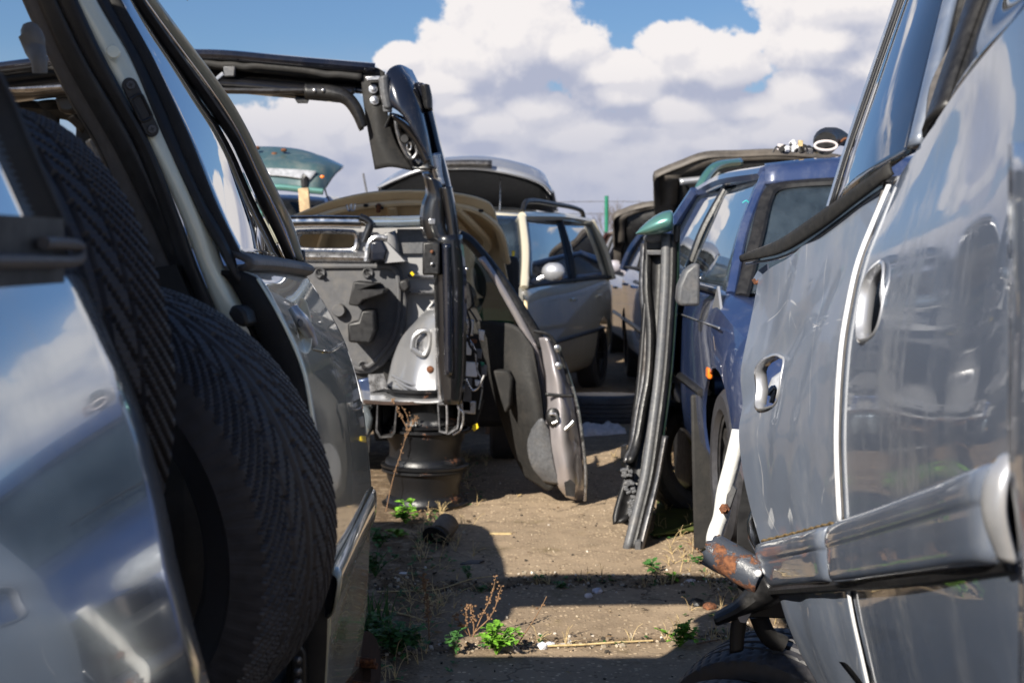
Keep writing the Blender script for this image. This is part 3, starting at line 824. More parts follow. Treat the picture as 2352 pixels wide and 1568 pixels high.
def hole(o, u, v, Y, ru, rv, lean, deep, par, nrm_, lipmat='white'):
    c = PR(u, v, Y); k = Y / FPX
    n = V(nrm_).normalized()
    al = V((0, 1, -.22)).normalized(); al = (al - n * al.dot(n)).normalized(); up = n.cross(al).normalized()
    if up.z < 0: up = -up
    def pts(s, off):
        res = []
        for i in range(40):
            t_ = 2 * math.pi * i / 40
            ca, sa = math.cos(t_), math.sin(t_)
            e = .62
            xx = math.copysign(abs(ca) ** e, ca) * ru * s; zz = math.copysign(abs(sa) ** e, sa) * rv * s
            res.append(c + al * (xx + lean * zz) + up * zz + n * off)
        return res
    base_ = V((0, 0, 0)); q_ = o.parent
    while q_ is not None: base_ += q_.location; q_ = q_.parent
    bpy.context.view_layer.update()
    dg_ = bpy.context.evaluated_depsgraph_get()
    oe = o.evaluated_get(dg_)
    def snap(L_, off):
        res = []
        for p_ in L_:
            ok, loc, nn, _i = oe.closest_point_on_mesh(p_ - base_)
            if nn.x > 0: nn = -nn
            res.append(loc + base_ + nn * off)
        return res
    rs4 = [snap(pts(k1, 0), k2) for k1, k2 in ((1.07, .0036), (1.0, .0042), (.965, -.004), (.95, -.016))]
    bb = B(); bb.plate(pts(1, -.25), n * .5); cut(o, bb)
    bb = B()
    bb.grid([r + [r[0]] for r in rs4])
    lip = bb.ob('handle_hole_lip', lipmat, par, .003)
    return c, n, al, up
rd_ = [[(1738, 638, 3.30), (1790, 606, 3.02), (1880, 540, 2.66), (1980, 465, 2.33), (2050, 418, 2.16)],
       [(1728, 690, 3.30), (1790, 672, 3.00), (1875, 630, 2.63), (1960, 580, 2.33), (2012, 540, 2.15)],
       [(1718, 755, 3.30), (1785, 745, 2.98), (1868, 720, 2.60), (1940, 700, 2.33), (1972, 690, 2.15)],
       [(1706, 840, 3.30), (1775, 835, 2.97), (1860, 825, 2.60), (1920, 815, 2.33), (1952, 810, 2.15)],
       [(1703, 920, 3.30), (1772, 920, 2.97), (1856, 915, 2.58), (1915, 910, 2.33), (1944, 905, 2.15)],
       [(1702, 1000, 3.30), (1770, 1000, 2.97), (1852, 1000, 2.58), (1912, 1000, 2.33), (1940, 1000, 2.15)],
       [(1716, 1100, 3.30), (1780, 1095, 2.97), (1858, 1085, 2.58), (1912, 1075, 2.33), (1942, 1070, 2.15)],
       [(1734, 1180, 3.30), (1795, 1172, 2.97), (1865, 1155, 2.58), (1915, 1140, 2.33), (1945, 1130, 2.15)],
       [(1750, 1246, 3.30), (1810, 1232, 2.97), (1870, 1215, 2.58), (1920, 1202, 2.33), (1950, 1194, 2.15)]]
def dentf(p_):
    d = .008 * noise.noise(V((p_.y * 4.2, p_.z * 3.1, 2))) + .006 * noise.noise(V((p_.y * 9 + p_.z * 5, p_.z * 2, 5)))
    d += .012 * math.exp(-((p_.y - 2.75) / .10) ** 2 - ((p_.z - 1.18) / .10) ** 2)
    k = (p_.z - .95 + (p_.y - 2.9) * .5)
    d += .010 * math.exp(-(k / .035) ** 2) * math.exp(-((p_.y - 2.6) / .35) ** 2)
    e = max(0, min(1, (p_.y - 2.2) / .15)) 
    return p_ + V((d * e, 0, 0))
b = B(); b.loft([[PR(*q) for q in r] for r in rd_], 70, 80, dentf); rd = b.ob('rear_door', 'rear', RC, .004, label='rear door with dents and an empty oval handle opening')
hole(rd, 1763, 878, 3.02, .082, .047, .0, .1, RC, (-1, -.30, .02), 'silver')
hole(fd, 1996, 692, 1.985, .058, .052, .0, .1, RC, (-1, -.12, .03), 'silver')
# inside each opening: dark inner skin and a bright bracket
b = B(); b.loft([[V((.56 + max(0, z - 1.15) * .5, y, z)) for y in (1.3, 2.0, 2.76)] for z in (.6, 1.0, 1.28)], 12, 10); b.ob('inner_panel', 'seal', RC, .01)
b = B(); b.box(PR(1741, 868, 3.26), (.012, .03, .055)); b.tube([PR(1762, 905, 3.3), PR(1778, 890, 3.3), PR(1772, 925, 3.3)], .006, 8); b.ob('latch_bracket', 'metal', RC, bev=.003)
# bright white door edges
def edge_strip(name, pts, wpx, mat='white', out=-.006, dn=.02):
    A = [PR(*q) for q in pts]
    C = [PR(q[0] - wpx, q[1], q[2] + dn) for q in pts]
    b = B(); b.band([a + V((out, 0, 0)) for a in A], [c_ + V((out * .3, 0, 0)) for c_ in C], 40, (-.003, 0, 0), 5)
    return b.ob(name, mat, RC, .004)
edge_strip('door_edge', [q for q in [r[0] for r in fr_]], 12)
# rubbing strips with rounded ends
def rub(far, near, far_b, near_b, par, name='rubbing_strip', bow=.024, n=9):
    rws_ = []
    prof = [(0, 0), (.06, .7), (.18, 1), (.36, 1.06), (.42, .92), (.46, .95), (.72, .95), (.93, .8), (1, 0)]
    k_ = max(2, 2)
    for (f_, o_) in prof:
        a = PR(*far).lerp(PR(*far_b), f_) + V((-bow * o_, -.02 * bow * o_, 0)); c_ = PR(*near).lerp(PR(*near_b), f_) + V((-bow * o_, 0, 0))
        rws_.append([a + V((bow * .8 * (1 if o_ > .1 else 0), .0, 0)), a.lerp(c_, .03), a.lerp(c_, .35), a.lerp(c_, .7), c_.lerp(a, .03), c_ + V((bow * .8 * (1 if o_ > .1 else 0), 0, 0))])
    b = B(); b.loft(rws_, 40, 36); ro_ = b.ob(name, 'grey', par, .003)
    f1_, f2_ = .25, .37
    g_ = []
    for f_ in (f1_, .30, f2_):
        a = PR(*far).lerp(PR(*far_b), f_) + V((-bow * 1.0 - .001, 0, 0)); c_ = PR(*near).lerp(PR(*near_b), f_) + V((-bow * 1.0 - .001, 0, 0))
        g_.append([a.lerp(c_, .05), a.lerp(c_, .5), a.lerp(c_, .95)])
    b = B(); b.loft(g_, 20, 5); b.ob('strip_inlay', 'navy', ro_, .003)
    return ro_
rub((1752, 1246, 3.28), (1916, 1205, 2.28), (1790, 1352, 3.28), (1932, 1338, 2.28), RC)
rub((1922, 1204, 2.24), (2318, 1052, 1.32), (1930, 1340, 2.24), (2325, 1296, 1.32), RC)
b = B(); b.band(TR(0, (1926, 1200, 2.235), (1912, 1230, 2.225), (1908, 1280, 2.225), (1922, 1325, 2.235)), TR(0, (1936, 1200, 2.20), (1926, 1230, 2.19), (1922, 1280, 2.19), (1934, 1330, 2.20)), 20, (-.004, 0, 0)); b.ob('strip_cap', 'white', RC, .006)
b = B(); b.band(TR(0, (2305, 1050, 1.30), (2268, 1100, 1.29), (2262, 1180, 1.29), (2300, 1280, 1.30)), TR(0, (2340, 1040, 1.27), (2318, 1100, 1.26), (2312, 1180, 1.26), (2335, 1290, 1.27)), 20, (-.006, 0, 0)); b.ob('strip_cap', 'silver', RC, .006)
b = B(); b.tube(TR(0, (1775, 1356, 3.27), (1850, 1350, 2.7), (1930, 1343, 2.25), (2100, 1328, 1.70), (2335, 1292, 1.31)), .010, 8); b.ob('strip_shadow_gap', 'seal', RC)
for pts_ in (((1752, 1243, 3.26), (1830, 1224, 2.83), (1916, 1202, 2.29)), ((1942, 1192, 2.12), (2050, 1163, 1.84), (2170, 1113, 1.57), (2318, 1054, 1.325))):
    b = B(); b.tube([q + V((-.002, 0, .001 + .0012 * math.sin(i_ * 2.3))) for i_, q in enumerate(cr(TR(0, *pts_), 30))], .0026, 6); b.ob('grime_line', 'grime', RC)
# lower doors
lo_r = [[(1784, 1348, 3.26), (1870, 1346, 2.65), (1948, 1342, 2.22)], [(1806, 1420, 3.26), (1885, 1420, 2.65), (1962, 1420, 2.22)], [(1836, 1490, 3.28), (1905, 1492, 2.66), (1978, 1500, 2.23)], [(1880, 1570, 3.3), (1935, 1580, 2.68), (1996, 1590, 2.24)], [(1930, 1660, 3.34), (1975, 1680, 2.70), (2020, 1710, 2.26)]]
b = B(); b.loft([[PR(*q) for q in r] for r in lo_r], 30, 24, dentf); b.ob('rear_door_lower', 'rear', RC, .004)
lo_f = [[(1958, 1342, 2.18), (2110, 1325, 1.70), (2345, 1290, 1.30), (2660, 1240, 1.04)], [(1972, 1420, 2.18), (2125, 1415, 1.70), (2352, 1400, 1.30), (2670, 1380, 1.04)], [(1990, 1500, 2.19), (2140, 1500, 1.70), (2370, 1500, 1.30), (2690, 1500, 1.04)], [(2010, 1590, 2.2), (2155, 1600, 1.71), (2390, 1640, 1.31), (2700, 1680, 1.05)], [(2035, 1710, 2.22), (2180, 1740, 1.73), (2410, 1800, 1.33), (2720, 1880, 1.07)]]
b = B(); b.loft([[PR(*q) for q in r] for r in lo_f], 36, 24); b.ob('front_door_lower', 'grey', RC, .004)
edge_strip('door_edge', [r[0] for r in lo_f], 7)
# near wing edge at the frame's right side
b = B(); b.loft([[PR(2322, v, 1.14), PR(2375, v - 6, 1.06), PR(2600, v - 30, .90), PR(3100, v - 60, .72)] for v in (330, 500, 800, 1050)] + [[PR(2345, v, 1.16), PR(2390, v, 1.08), PR(2600, v, .92), PR(3100, v, .74)] for v in (1250, 1500, 1800)], 20, 24); b.ob('front_wing', 'grey', RC, .004)
# black weatherstrip below the rear window
st = [(1716, 600, 3.36), (1790, 568, 3.06), (1890, 506, 2.63), (1980, 440, 2.33), (2066, 372, 2.10)]
sb = [(1722, 592, 3.36), (1800, 588, 3.03), (1896, 532, 2.62), (1986, 462, 2.32), (2066, 402, 2.09)]
sm = [(1716, 572, 3.33), (1790, 548, 3.03), (1886, 486, 2.61), (1976, 420, 2.31), (2064, 356, 2.08)]
st = [(1718, 588, 3.36), (1800, 556, 3.06), (1890, 498, 2.63), (1980, 436, 2.33), (2066, 374, 2.10)]
sb = [(1716, 600, 3.36), (1800, 584, 3.03), (1890, 534, 2.62), (1982, 466, 2.32), (2066, 402, 2.09)]
sm = [(1722, 580, 3.33), (1800, 546, 3.03), (1888, 487, 2.61), (1978, 425, 2.31), (2064, 362, 2.08)]
o_ = V((-.014, 0, 0))
b = B(); b.band([PR(*q) + o_ for q in st], [PR(*q) + o_ * .7 for q in sb], 30, (-.002, 0, 0), 5); belt_ = b.ob('belt_strip', 'trim', RC, .006)
b = B(); b.band([PR(*q) + V((.012, .0, .004)) for q in sm], [PR(*q) + o_ for q in st], 30, None, 3); b.ob('belt_lip', 'seal2', belt_, .004)
b = B(); b.tube([PR(q[0] + 2, q[1] + 6, q[2]) + V((-.003, 0, 0)) for q in sb], .0025, 6); b.ob('belt_bright_line', 'silver', belt_)
# torn end of the skin
b = B(); b.plate(TR(3.31, (1740, 622), (1762, 606), (1764, 634), (1748, 640), (1735, 648), (1730, 640)), (.004, .006, 0)); b.ob('torn_flap', 'grey', RC)
b = B(); b.tube(TR(3.305, (1730, 641), (1736, 650), (1748, 641)), .004, 6); b.ob('torn_edge', 'rust', RC)
b = B(); b.tube([PR(*r[-1]) + V((-.006, .01, 0)) for r in rd_], .004, 6); b.ob('shut_gap', 'seal2', RC)
# windows: C pillar frame, rear door glass, B pillar, front door glass
gy = lambda f: 2.55
cA = TR(0, (1893, 480, 2.58), (1930, 360, 2.60), (1975, 220, 2.63), (2030, 60, 2.67), (2070, -60, 2.70), (2130, -200, 2.74))
cB = TR(0, (1912, 470, 2.55), (1948, 350, 2.57), (1996, 210, 2.60), (2052, 50, 2.64), (2092, -60, 2.67), (2150, -200, 2.7))
b = B(); b.band([q.lerp(r_, .55) for q, r_ in zip(cA, cB)], cB, 30, None, 3); b.ob('window_frame', 'seal', RC, .004)
b = B(); b.tube([q.lerp(r_, .5) for q, r_ in zip(cA, cB)], .004, 8); b.ob('window_trim', 'grey', RC)
cC = TR(0, (1926, 462, 2.52), (1962, 345, 2.54), (2012, 205, 2.57), (2068, 45, 2.61), (2108, -60, 2.64), (2170, -200, 2.67))
b = B(); b.band(cB, [q.lerp(r_, .45) for q, r_ in zip(cB, cC)], 30, (-.002, -.001, 0), 5); b.ob('window_seal', 'seal', RC, .004)
ga = [q.lerp(r_, .42) for q, r_ in zip(cB, cC)]
gb = TR(0, (2098, 345, 2.02), (2120, 250, 2.05), (2150, 120, 2.10), (2180, 0, 2.14), (2200, -70, 2.17), (2240, -200, 2.2))
b = B(); b.band([q + V((.004, 0, 0)) for q in ga], [q + V((.006, 0, 0)) for q in gb], 26, (-.012, 0, 0), 9); b.ob('rear_window', 'rglass', RC, .004)
b = B(); b.band(gb, TR(0, (2118, 330, 1.98), (2140, 240, 2.01), (2172, 110, 2.06), (2200, 0, 2.10), (2222, -70, 2.13), (2262, -200, 2.16)), 26, (-.008, 0, 0)); b.ob('window_frame', 'grey', RC, .012)
b = B(); b.band(TR(0, (2118, 330, 2.0), (2140, 240, 2.03), (2172, 110, 2.08), (2200, 0, 2.12), (2222, -70, 2.15), (2262, -200, 2.18)), TR(0, (2132, 318, 1.99), (2158, 225, 2.02), (2192, 100, 2.07), (2222, 0, 2.11), (2244, -70, 2.14), (2282, -200, 2.17)), 26, (0, 0, 0)); b.ob('pillar_seal', 'seal', RC, .01)
b = B(); b.tube(TR(0, (2140, 310, 1.97), (2152, 200, 2.0), (2205, 90, 2.04), (2232, 0, 2.08), (2262, -120, 2.12)), .010, 8); b.ob('pillar_seal', 'seal2', RC)
b = B(); b.band(TR(0, (2130, 318, 1.96), (2168, 200, 2.0), (2206, 90, 2.04), (2236, 0, 2.08), (2270, -120, 2.12)), TR(0, (2178, 250, 1.86), (2206, 160, 1.89), (2240, 60, 1.93), (2262, 0, 1.95), (2310, -120, 2.0)), 26, (-.01, 0, 0)); b.ob('window_frame', 'plast', RC, .014)
b = B(); b.band(TR(0, (2176, 252, 1.87), (2206, 160, 1.90), (2240, 60, 1.94), (2262, 0, 1.96), (2310, -120, 2.01)), TR(0, (2352, 30, 1.46), (2420, -60, 1.47), (2480, -160, 1.5), (2520, -220, 1.52), (2560, -300, 1.55)), 26, (-.01, 0, 0), 9); b.ob('front_window', 'rglass', RC, .004)
# shell behind: roof, floor, far side, seats
b = B(); b.loft([[V((.80, y, 1.98)), V((.95, y, 2.06)), V((1.4, y, 2.1)), V((1.9, y, 2.06)), V((2.05, y, 1.98))] for y in (.9, 1.6, 2.6)], 16, 10); b.ob('roof', 'grey', RC, .03)
b = B(); b.loft([[V((2.28, y, .5)), V((2.34, y, 1.0)), V((2.28, y, 1.4))] for y in (-.6, 1.5, 3.3)], 10, 10); b.ob('far_side', 'grey', RC, .03)
for y0, y1 in ((2.55, 3.1), (1.6, 1.75)):
    b = B(); b.tube([V((2.03, y0, 2.0)), V((2.3, y1, 1.4))], .035, 8); b.ob('pillar', 'grey', RC)
b = B(); b.tube([V((.80, 2.6, 2.0)), cA[-1] + V((.02, 0, 0))], .03, 8); b.ob('pillar', 'grey', RC)
b = B(); b.box((1.45, 1.5, .55), (1.45, 3.5, .12)); b.ob('floor_pan', 'trim', RC, bev=.02)
b = B(); b.box((1.5, 1.1, .95), (.9, .5, .6)); b.box((1.5, 2.55, .95), (1.2, .4, .5)); b.ob('seat', 'trim', RC, bev=.08)
# rusted sill stub, wheel-arch lips and crumpled lamp corner at the cut rear end
b = B(); b.plate(TR(3.36, (1722, 1160), (1732, 1142), (1742, 1160), (1758, 1230), (1770, 1280), (1740, 1300), (1712, 1240), (1708, 1200)), (.08, .05, 0)); b.ob('crumpled_corner', 'chrome', RC, bev=.012)
b = B(); b.plate(TR(3.42, (1712, 1060), (1740, 1180), (1760, 1300), (1800, 1420), (1700, 1420), (1688, 1320), (1690, 1200)), (.3, .03, 0)); b.ob('rear_bulkhead', 'seal', RC, bev=.01)
b = B()
a0, a1 = PR(1634, 1262, 3.46), PR(1756, 1330, 3.34)
ax_ = (a1 - a0).normalized(); s1 = ax_.cross(V((0, 1, 0))).normalized(); s2 = ax_.cross(s1).normalized()
rg = []
for i in range(15):
    f = i / 14
    ring = []
    for k in range(28):
        t_ = 2 * math.pi * k / 28
        jag = (.012 * noise.noise(V((t_ * 2, 0, 1))) + .006 * noise.noise(V((t_ * 7, 0, 4)))) * (1 - f) ** 4 * 2.5
        rr0 = .034 + .002 * noise.noise(V((t_, f * 4, 9)))
        ring.append(a0.lerp(a1, f) + ax_ * jag + s1 * math.cos(t_) * rr0 + s2 * math.sin(t_) * rr0)
    rg.append(ring)
b.grid(rg, True); b.ob('sill_tube', 'rustpaint', RC, .004)
b = B(); b.band(TR(0, (1644, 1408, 3.40), (1690, 1380, 3.38), (1725, 1340, 3.36), (1752, 1310, 3.34)), TR(0, (1652, 1432, 3.42), (1710, 1412, 3.40), (1770, 1390, 3.36), (1800, 1372, 3.30)), 24, (-.01, -.03, 0), 7); b.ob('arch_liner', 'plast', RC, .006)
b = B(); b.band(TR(3.44, (1688, 1395), (1678, 1440), (1676, 1500)), TR(3.44, (1722, 1390), (1712, 1440), (1706, 1492)), 14, (0, -.004, 0)); b.ob('hanging_strap', 'seal', RC, .004)
b = B(); b.plate(TR(3.36, (1692, 1412), (1728, 1400), (1712, 1430), (1700, 1428)), (.003, .004, 0)); b.ob('metal_tab', 'grey', RC)
b = B(); b.tube(TR(3.5, (1740, 1410), (1765, 1460), (1800, 1480)), .02, 10); b.ob('brake_hose', 'trim', RC)
b = B(); b.ball(PR(1742, 1316, 3.30), .008, 12); b.ob('white_clip', 'white', RC)
# white strut propped against the end
b = B()
rodc = [(1700, 985, 3.52), (1682, 1060, 3.54), (1664, 1130, 3.56), (1656, 1185, 3.57), (1645, 1215, 3.58), (1640, 1240, 3.58), (1648, 1290, 3.56)]
rl = [PR(q[0] - 13, q[1], q[2]) for q in rodc]; rr2 = [PR(q[0] + 13, q[1], q[2]) for q in rodc]
b.band(rl, rr2, 30, (0, -.012, 0), 7)
rod = b.ob('bent_strut', 'rod', None, .014)
recentre(rod, rl[-1])
tag(rod, 'bent white metal strut hanging beside the rusty tube, with a rusted bolt', 'strut')
b = B(); b.plate(TR(3.53, (1664, 1112), (1676, 1108), (1692, 1124), (1676, 1172), (1664, 1176), (1668, 1140)), (.004, .012, 0)); b.ob('torn_bracket', 'gplast', rod, bev=.002)
b = B(); b.lathe([(.0001, .014), (.006, .014), (.007, .008), (.0115, .006), (.012, 0)], 6, mrot(PR(1664, 1168, 3.51), (-.2, -.97, .1))); b.ob('bolt', 'rust', rod)
# tyres under the car's end
axt = V((-.62, -.75, -.2)).normalized()
nup = V((0, -.45, .9)); nup = (nup - axt * nup.dot(axt)).normalized()
tc_ = P(1868, 1503, 2.92) - nup * .285
tyre('ribbed black tyre under the rear of the grey car, the one further back', tc_, axt, TS, .93)
tyre('ribbed black tyre at the bottom edge, in front of the other ribbed one', tc_ + axt * .215 + V((0, 0, -.03)), axt + V((.06, 0, 0)), TS, .96, .3)

# ------------------------------------------------------------------ cut car standing on rims: roof arch, pillar, bulkhead
CC = thing('cut_car', 'sawn open black and silver car body standing on a stack of bare rims', 'car wreck', (-1.1, 7.4, 0))
CY = 6.95
def pb(name, mat, pts, Y=CY, th=(0, .04, 0), n=0, bev=0, par=CC, label=None):
    b = B(); b.plate(T(Y, *pts), th, n)
    return b.ob(name, mat, par, bev=bev, label=label)
def bb(name, mat, A, C, Y=CY, th=.02, bul=(0, -.03, 0), par=CC, n=30):
    b = B(); b.band(T(Y, *A), T(Y, *C), n, bul, 7)
    return b.ob(name, mat, par, th)
def tb(name, mat, pts, r, Y=CY, par=CC, seg=8, flat=1.):
    b = B(); b.tube(T(Y, *pts), r, seg, flat=flat)
    return b.ob(name, mat, par)
topR = [(-60, 158), (60, 142), (140, 133), (300, 123), (440, 120), (520, 122), (620, 131), (720, 140), (862, 152)]
bb('roof_edge', 'navy', [(u, v) for u, v in topR], [(u, v + 14) for u, v in topR], CY, .03, (0, -.03, 0))
b = B(); b.loft([T(0, *[(u, v + 4, CY + dy) for u, v in topR]) for dy in (.03, .4, .9)], 40, 10, None); b.ob('roof_skin', 'navy', CC, .01)
bb('roof_beam', 'black', [(u, v + 15) for u, v in topR], [(u, v + 62) for u, v in topR], CY + .04, .02, (0, .06, 0))
b = B(); jag = []
random.seed(3)
for i in range(34):
    u = -60 + i * 27
    v = 40 + 160 - 20 * math.sin((u + 60) / 900 * 3.1) - 8 + random.choice((0, 0, 3, -2))
    jag.append((u, v - 22 if u < 440 else v - 22 + (u - 440) * .04))
bb('roof_lining_edge', 'trim', [(u, v - 14) for u, v in jag], jag, CY - .01, .012, (0, -.01, 0), n=90)
bb('header_rail', 'black', [(u, v + 62) for u, v in topR[:-1]] + [(820, 205)], [(u, v + 84) for u, v in topR[:-1]] + [(800, 232)], CY + .02, .03, (0, -.05, 0))
bb('header_rail', 'dmetal', [(-40, 214), (150, 206), (330, 202), (500, 205), (640, 207), (705, 206)], [(-40, 222), (150, 213), (330, 209), (500, 212), (640, 214), (705, 213)], CY - .03, .015)
bb('header_rail', 'plast', [(700, 197), (760, 200), (800, 214), (826, 245), (842, 290)], [(702, 226), (750, 228), (790, 236), (812, 262), (830, 300)], CY - .04, .02)
for u in (722, 742): 
    b = B(); b.ball(P(u, 208, CY - .08), .011, 10); b.ob('bolt', 'metal', CC)
pb('bracket', 'gplast', [(512, 152), (540, 152), (538, 176), (514, 176)], CY - .05, (0, .03, 0), bev=.006)
pb('bracket', 'metal', [(486, 186), (510, 165), (514, 172), (494, 188)], CY - .05, (0, .01, 0))
pb('rail_clip', 'plast', [(676, 226), (708, 226), (704, 236), (682, 236)], CY - .02, (0, .04, 0))
# beyond: the other end of the arch, seen through the left car
bb('far_pillar', 'trim', [(86, 236), (96, 280), (104, 330), (120, 390), (128, 470)], [(136, 228), (130, 280), (132, 330), (150, 390), (160, 470)], 7.2, .05)
bb('far_pillar', 'trim', [(184, 258), (186, 310), (178, 350), (180, 420), (190, 520)], [(206, 240), (202, 320), (196, 350), (198, 420), (215, 520)], 7.25, .05)
bb('far_rail', 'trim', [(-30, 226), (60, 240), (110, 246), (160, 250), (205, 280)], [(-30, 250), (60, 258), (110, 262), (160, 268), (196, 300)], 7.2, .05)
bb('far_pillar', 'plast', [(205, 325), (224, 370), (245, 430), (262, 500)], [(216, 318), (236, 365), (258, 430), (280, 500)], 7.1, .04)
pb('motor', 'plast', [(122, 222), (146, 214), (170, 222), (178, 250), (160, 262), (134, 258)], 7.0, (0, .1, 0), bev=.02)
bb('header_rail', 'metal', [(10, 206), (60, 203), (146, 198)], [(12, 209), (60, 209), (146, 205)], CY - .1, .015)
# right corner: inner plate, bracket, glossy skin flap
b = B(); b.loft([T(0, *r) for r in ([(828, 168, CY), (862, 156, CY), (884, 166, CY)], [(838, 250, CY), (862, 240, CY - .02), (888, 250, CY)], [(850, 320, CY), (872, 320, CY - .03), (910, 330, CY)], [(862, 390, CY), (900, 384, CY - .03), (950, 392, CY)])], 14, 20); b.ob('corner_plate', 'trim', CC, .012)
for u, v in ((857, 205), (860, 231)):
    b = B(); b.lathe([(.0001, .016), (.010, .014), (.012, .006), (.022, .004), (.022, 0)], 14, mrot(P(u, v, CY - .03), (.1, -1, .1))); b.ob('bolt', 'metal', CC)
bb('hinge_bracket', 'gplast', [(872, 180), (876, 215), (884, 248)], [(889, 172), (893, 215), (899, 250)], CY - .08, .015, (0, -.02, 0), n=14)
pb('hinge_bracket', 'metal', [(838, 176), (872, 174), (876, 184), (842, 186)], CY - .07, (0, .03, 0), bev=.004)
pb('hinge_bracket', 'gplast', [(878, 240), (898, 240), (900, 256), (880, 258)], CY - .09, (0, .04, 0), bev=.005)
cs = [[(884, 176, CY - .05), (896, 158, CY - .02), (918, 150, CY + .05), (946, 162, CY + .2)],
      [(888, 205, CY - .08), (905, 195, CY - .09), (935, 185, CY - .05), (962, 196, CY + .1)],
      [(896, 240, CY - .09), (920, 245, CY - .12), (955, 235, CY - .08), (976, 240, CY + .08)],
      [(925, 262, CY - .08), (945, 288, CY - .12), (972, 290, CY - .08), (985, 285, CY + .06)],
      [(960, 315, CY - .08), (972, 340, CY - .10), (986, 340, CY - .06), (994, 335, CY + .05)],
      [(985, 365, CY - .06), (992, 385, CY - .06), (998, 388, CY - .03), (1002, 385, CY + .05)]]
b = B(); b.loft([[P(*q) for q in r] for r in cs], 24, 36); b.ob('corner_skin', 'navy', CC, .006)
b = B(); b.loft([T(0, *r) for r in ([(897, 258, CY - .04), (925, 268, CY), (955, 300, CY - .02)], [(880, 300, CY - .02), (925, 310, CY + .05), (970, 335, CY - .02)], [(880, 345, CY - .02), (930, 350, CY + .06), (985, 365, CY - .02)], [(905, 384, CY - .02), (945, 388, CY + .0), (994, 392, CY - .02)])], 16, 16); fl = b.ob('corner_flap', 'black', CC, .008)
b = B(); b.lathe([(.0001, .001), (.018, .001), (.022, .006), (.024, 0)], 18, mrot(P(928, 318, CY - .05), (0, -1, 0))); b.ob('drain_hole', 'seal', fl)
b = B(); ring = [P(940 + 5 * math.cos(t_ / 12 * 6.283), 336 + 9 * math.sin(t_ / 12 * 6.283), CY - .04) for t_ in range(12)]; b.tube(ring + ring[:1], .005, 6, 24); b.ob('slot_rim', 'metal', fl)
bb('corner_flange', 'black', [(898, 262), (935, 285), (965, 320), (990, 365)], [(906, 274), (930, 300), (955, 335), (975, 380)], CY - .06, .01)
tb('flange_ridge', 'dmetal', [(908, 262), (912, 300), (928, 345), (945, 365), (958, 350), (950, 320)], .010, CY - .04)
bb('lamp_socket', 'plast', [(972, 194), (976, 220), (978, 248)], [(980, 198), (986, 225), (987, 255)], CY + .02, .03, n=12)
# rear pillar running down from the corner
bb('pillar_skin', 'navy', [(955, 190), (978, 260), (996, 330), (1012, 400), (1024, 470), (1032, 545)], [(972, 195), (992, 260), (1008, 330), (1026, 400), (1040, 470), (1050, 545)], CY + .06, .02, (0, -.04, 0))
bb('pillar_skin', 'metal', [(985, 355), (996, 395), (1006, 432)], [(1010, 350), (1016, 395), (1022, 425)], CY + .02, .012, (0, -.02, 0), n=14)
bb('inner_pillar', 'black', [(976, 395), (984, 440), (974, 470), (970, 505), (978, 540), (1000, 560), (1008, 600)], [(1010, 425), (1022, 460), (1024, 490), (1026, 520), (1034, 545), (1048, 570), (1052, 610)], CY - .01, .03, (0, -.05, 0))
bb('inner_pillar', 'black', [(1014, 430), (1022, 470), (1030, 520), (1034, 560)], [(1034, 430), (1044, 480), (1050, 530), (1058, 580)], CY - .04, .02, (0, -.03, 0))
pb('pillar_bracket', 'metal', [(984, 502), (1000, 502), (1000, 516), (984, 516)], CY - .08, (0, .02, 0), bev=.004)
bb('pillar_post', 'black', [(1003, 540), (1006, 640), (1010, 760), (1014, 860), (1022, 925)], [(1052, 540), (1062, 640), (1062, 760), (1060, 860), (1052, 925)], CY - .02, .05, (0, -.05, 0))
bb('pillar_post', 'navy', [(1018, 560), (1022, 700), (1024, 860)], [(1032, 560), (1036, 700), (1038, 860)], CY - .09, .02, (0, -.02, 0))
pb('hinge_box', 'plast', [(970, 556), (1010, 554), (1010, 632), (970, 632)], CY - .12, (0, .10, 0), bev=.01)
for u, v, mt in ((992, 578, 'rust'), (992, 606, 'metal'), (1040, 616, 'metal'), (1072, 618, 'metal')):
    b = B(); b.ball(P(u, v, CY - .13 if u < 1010 else CY - .08), .009, 10); b.ob('bolt', mt, CC)
bb('post_edge', 'metal', [(1000, 640), (1004, 760), (1006, 860), (1010, 930)], [(1014, 640), (1016, 760), (1018, 860), (1022, 930)], CY - .03, .02, (0, -.01, 0))
# bulkhead with top tube, slot window, frames, pad and strut tower
BY = 7.5
b = B(); b.plate(T(BY, (640, 520), (985, 520), (1010, 620), (1010, 925), (800, 925), (640, 700)), (0, .03, 0)); bh = b.ob('bulkhead', 'primer', CC)
bsl = B(); bsl.plate(T(BY - .2, *[(u, v) for u, v in ((684, 536), (810, 536), (818, 542), (816, 566), (808, 572), (684, 570), (674, 562), (674, 544))]), (0, .5, 0)); cut(bh, bsl)
tb('cross_tube', 'chrome', [(640, 510), (740, 509), (830, 510)], .032, BY - .12, seg=16)
tb('cross_tube', 'slate', [(850, 511), (910, 510), (978, 508)], .030, BY - .12, seg=16)
tb('tube_clamp', 'black', [(826, 500), (840, 505), (850, 515), (842, 540), (836, 556)], .022, BY - .16, seg=10)
b = B(); r_ = [(672, 540), (684, 533), (808, 533), (820, 542), (818, 568), (808, 575), (684, 573), (670, 562)]; pts = T(BY - .02, *r_); b.tube(pts + pts[:1], .014, 8, 60); b.ob('slot_frame', 'metal', CC)
bb('bulkhead_fold', 'metal', [(640, 576), (760, 578), (860, 580)], [(640, 600), (760, 602), (850, 604)], BY - .06, .02, (0, -.05, 0))
pb('felt_panel', 'gplast', [(912, 526), (978, 526), (982, 582), (914, 582)], BY - .03, (0, .02, 0))
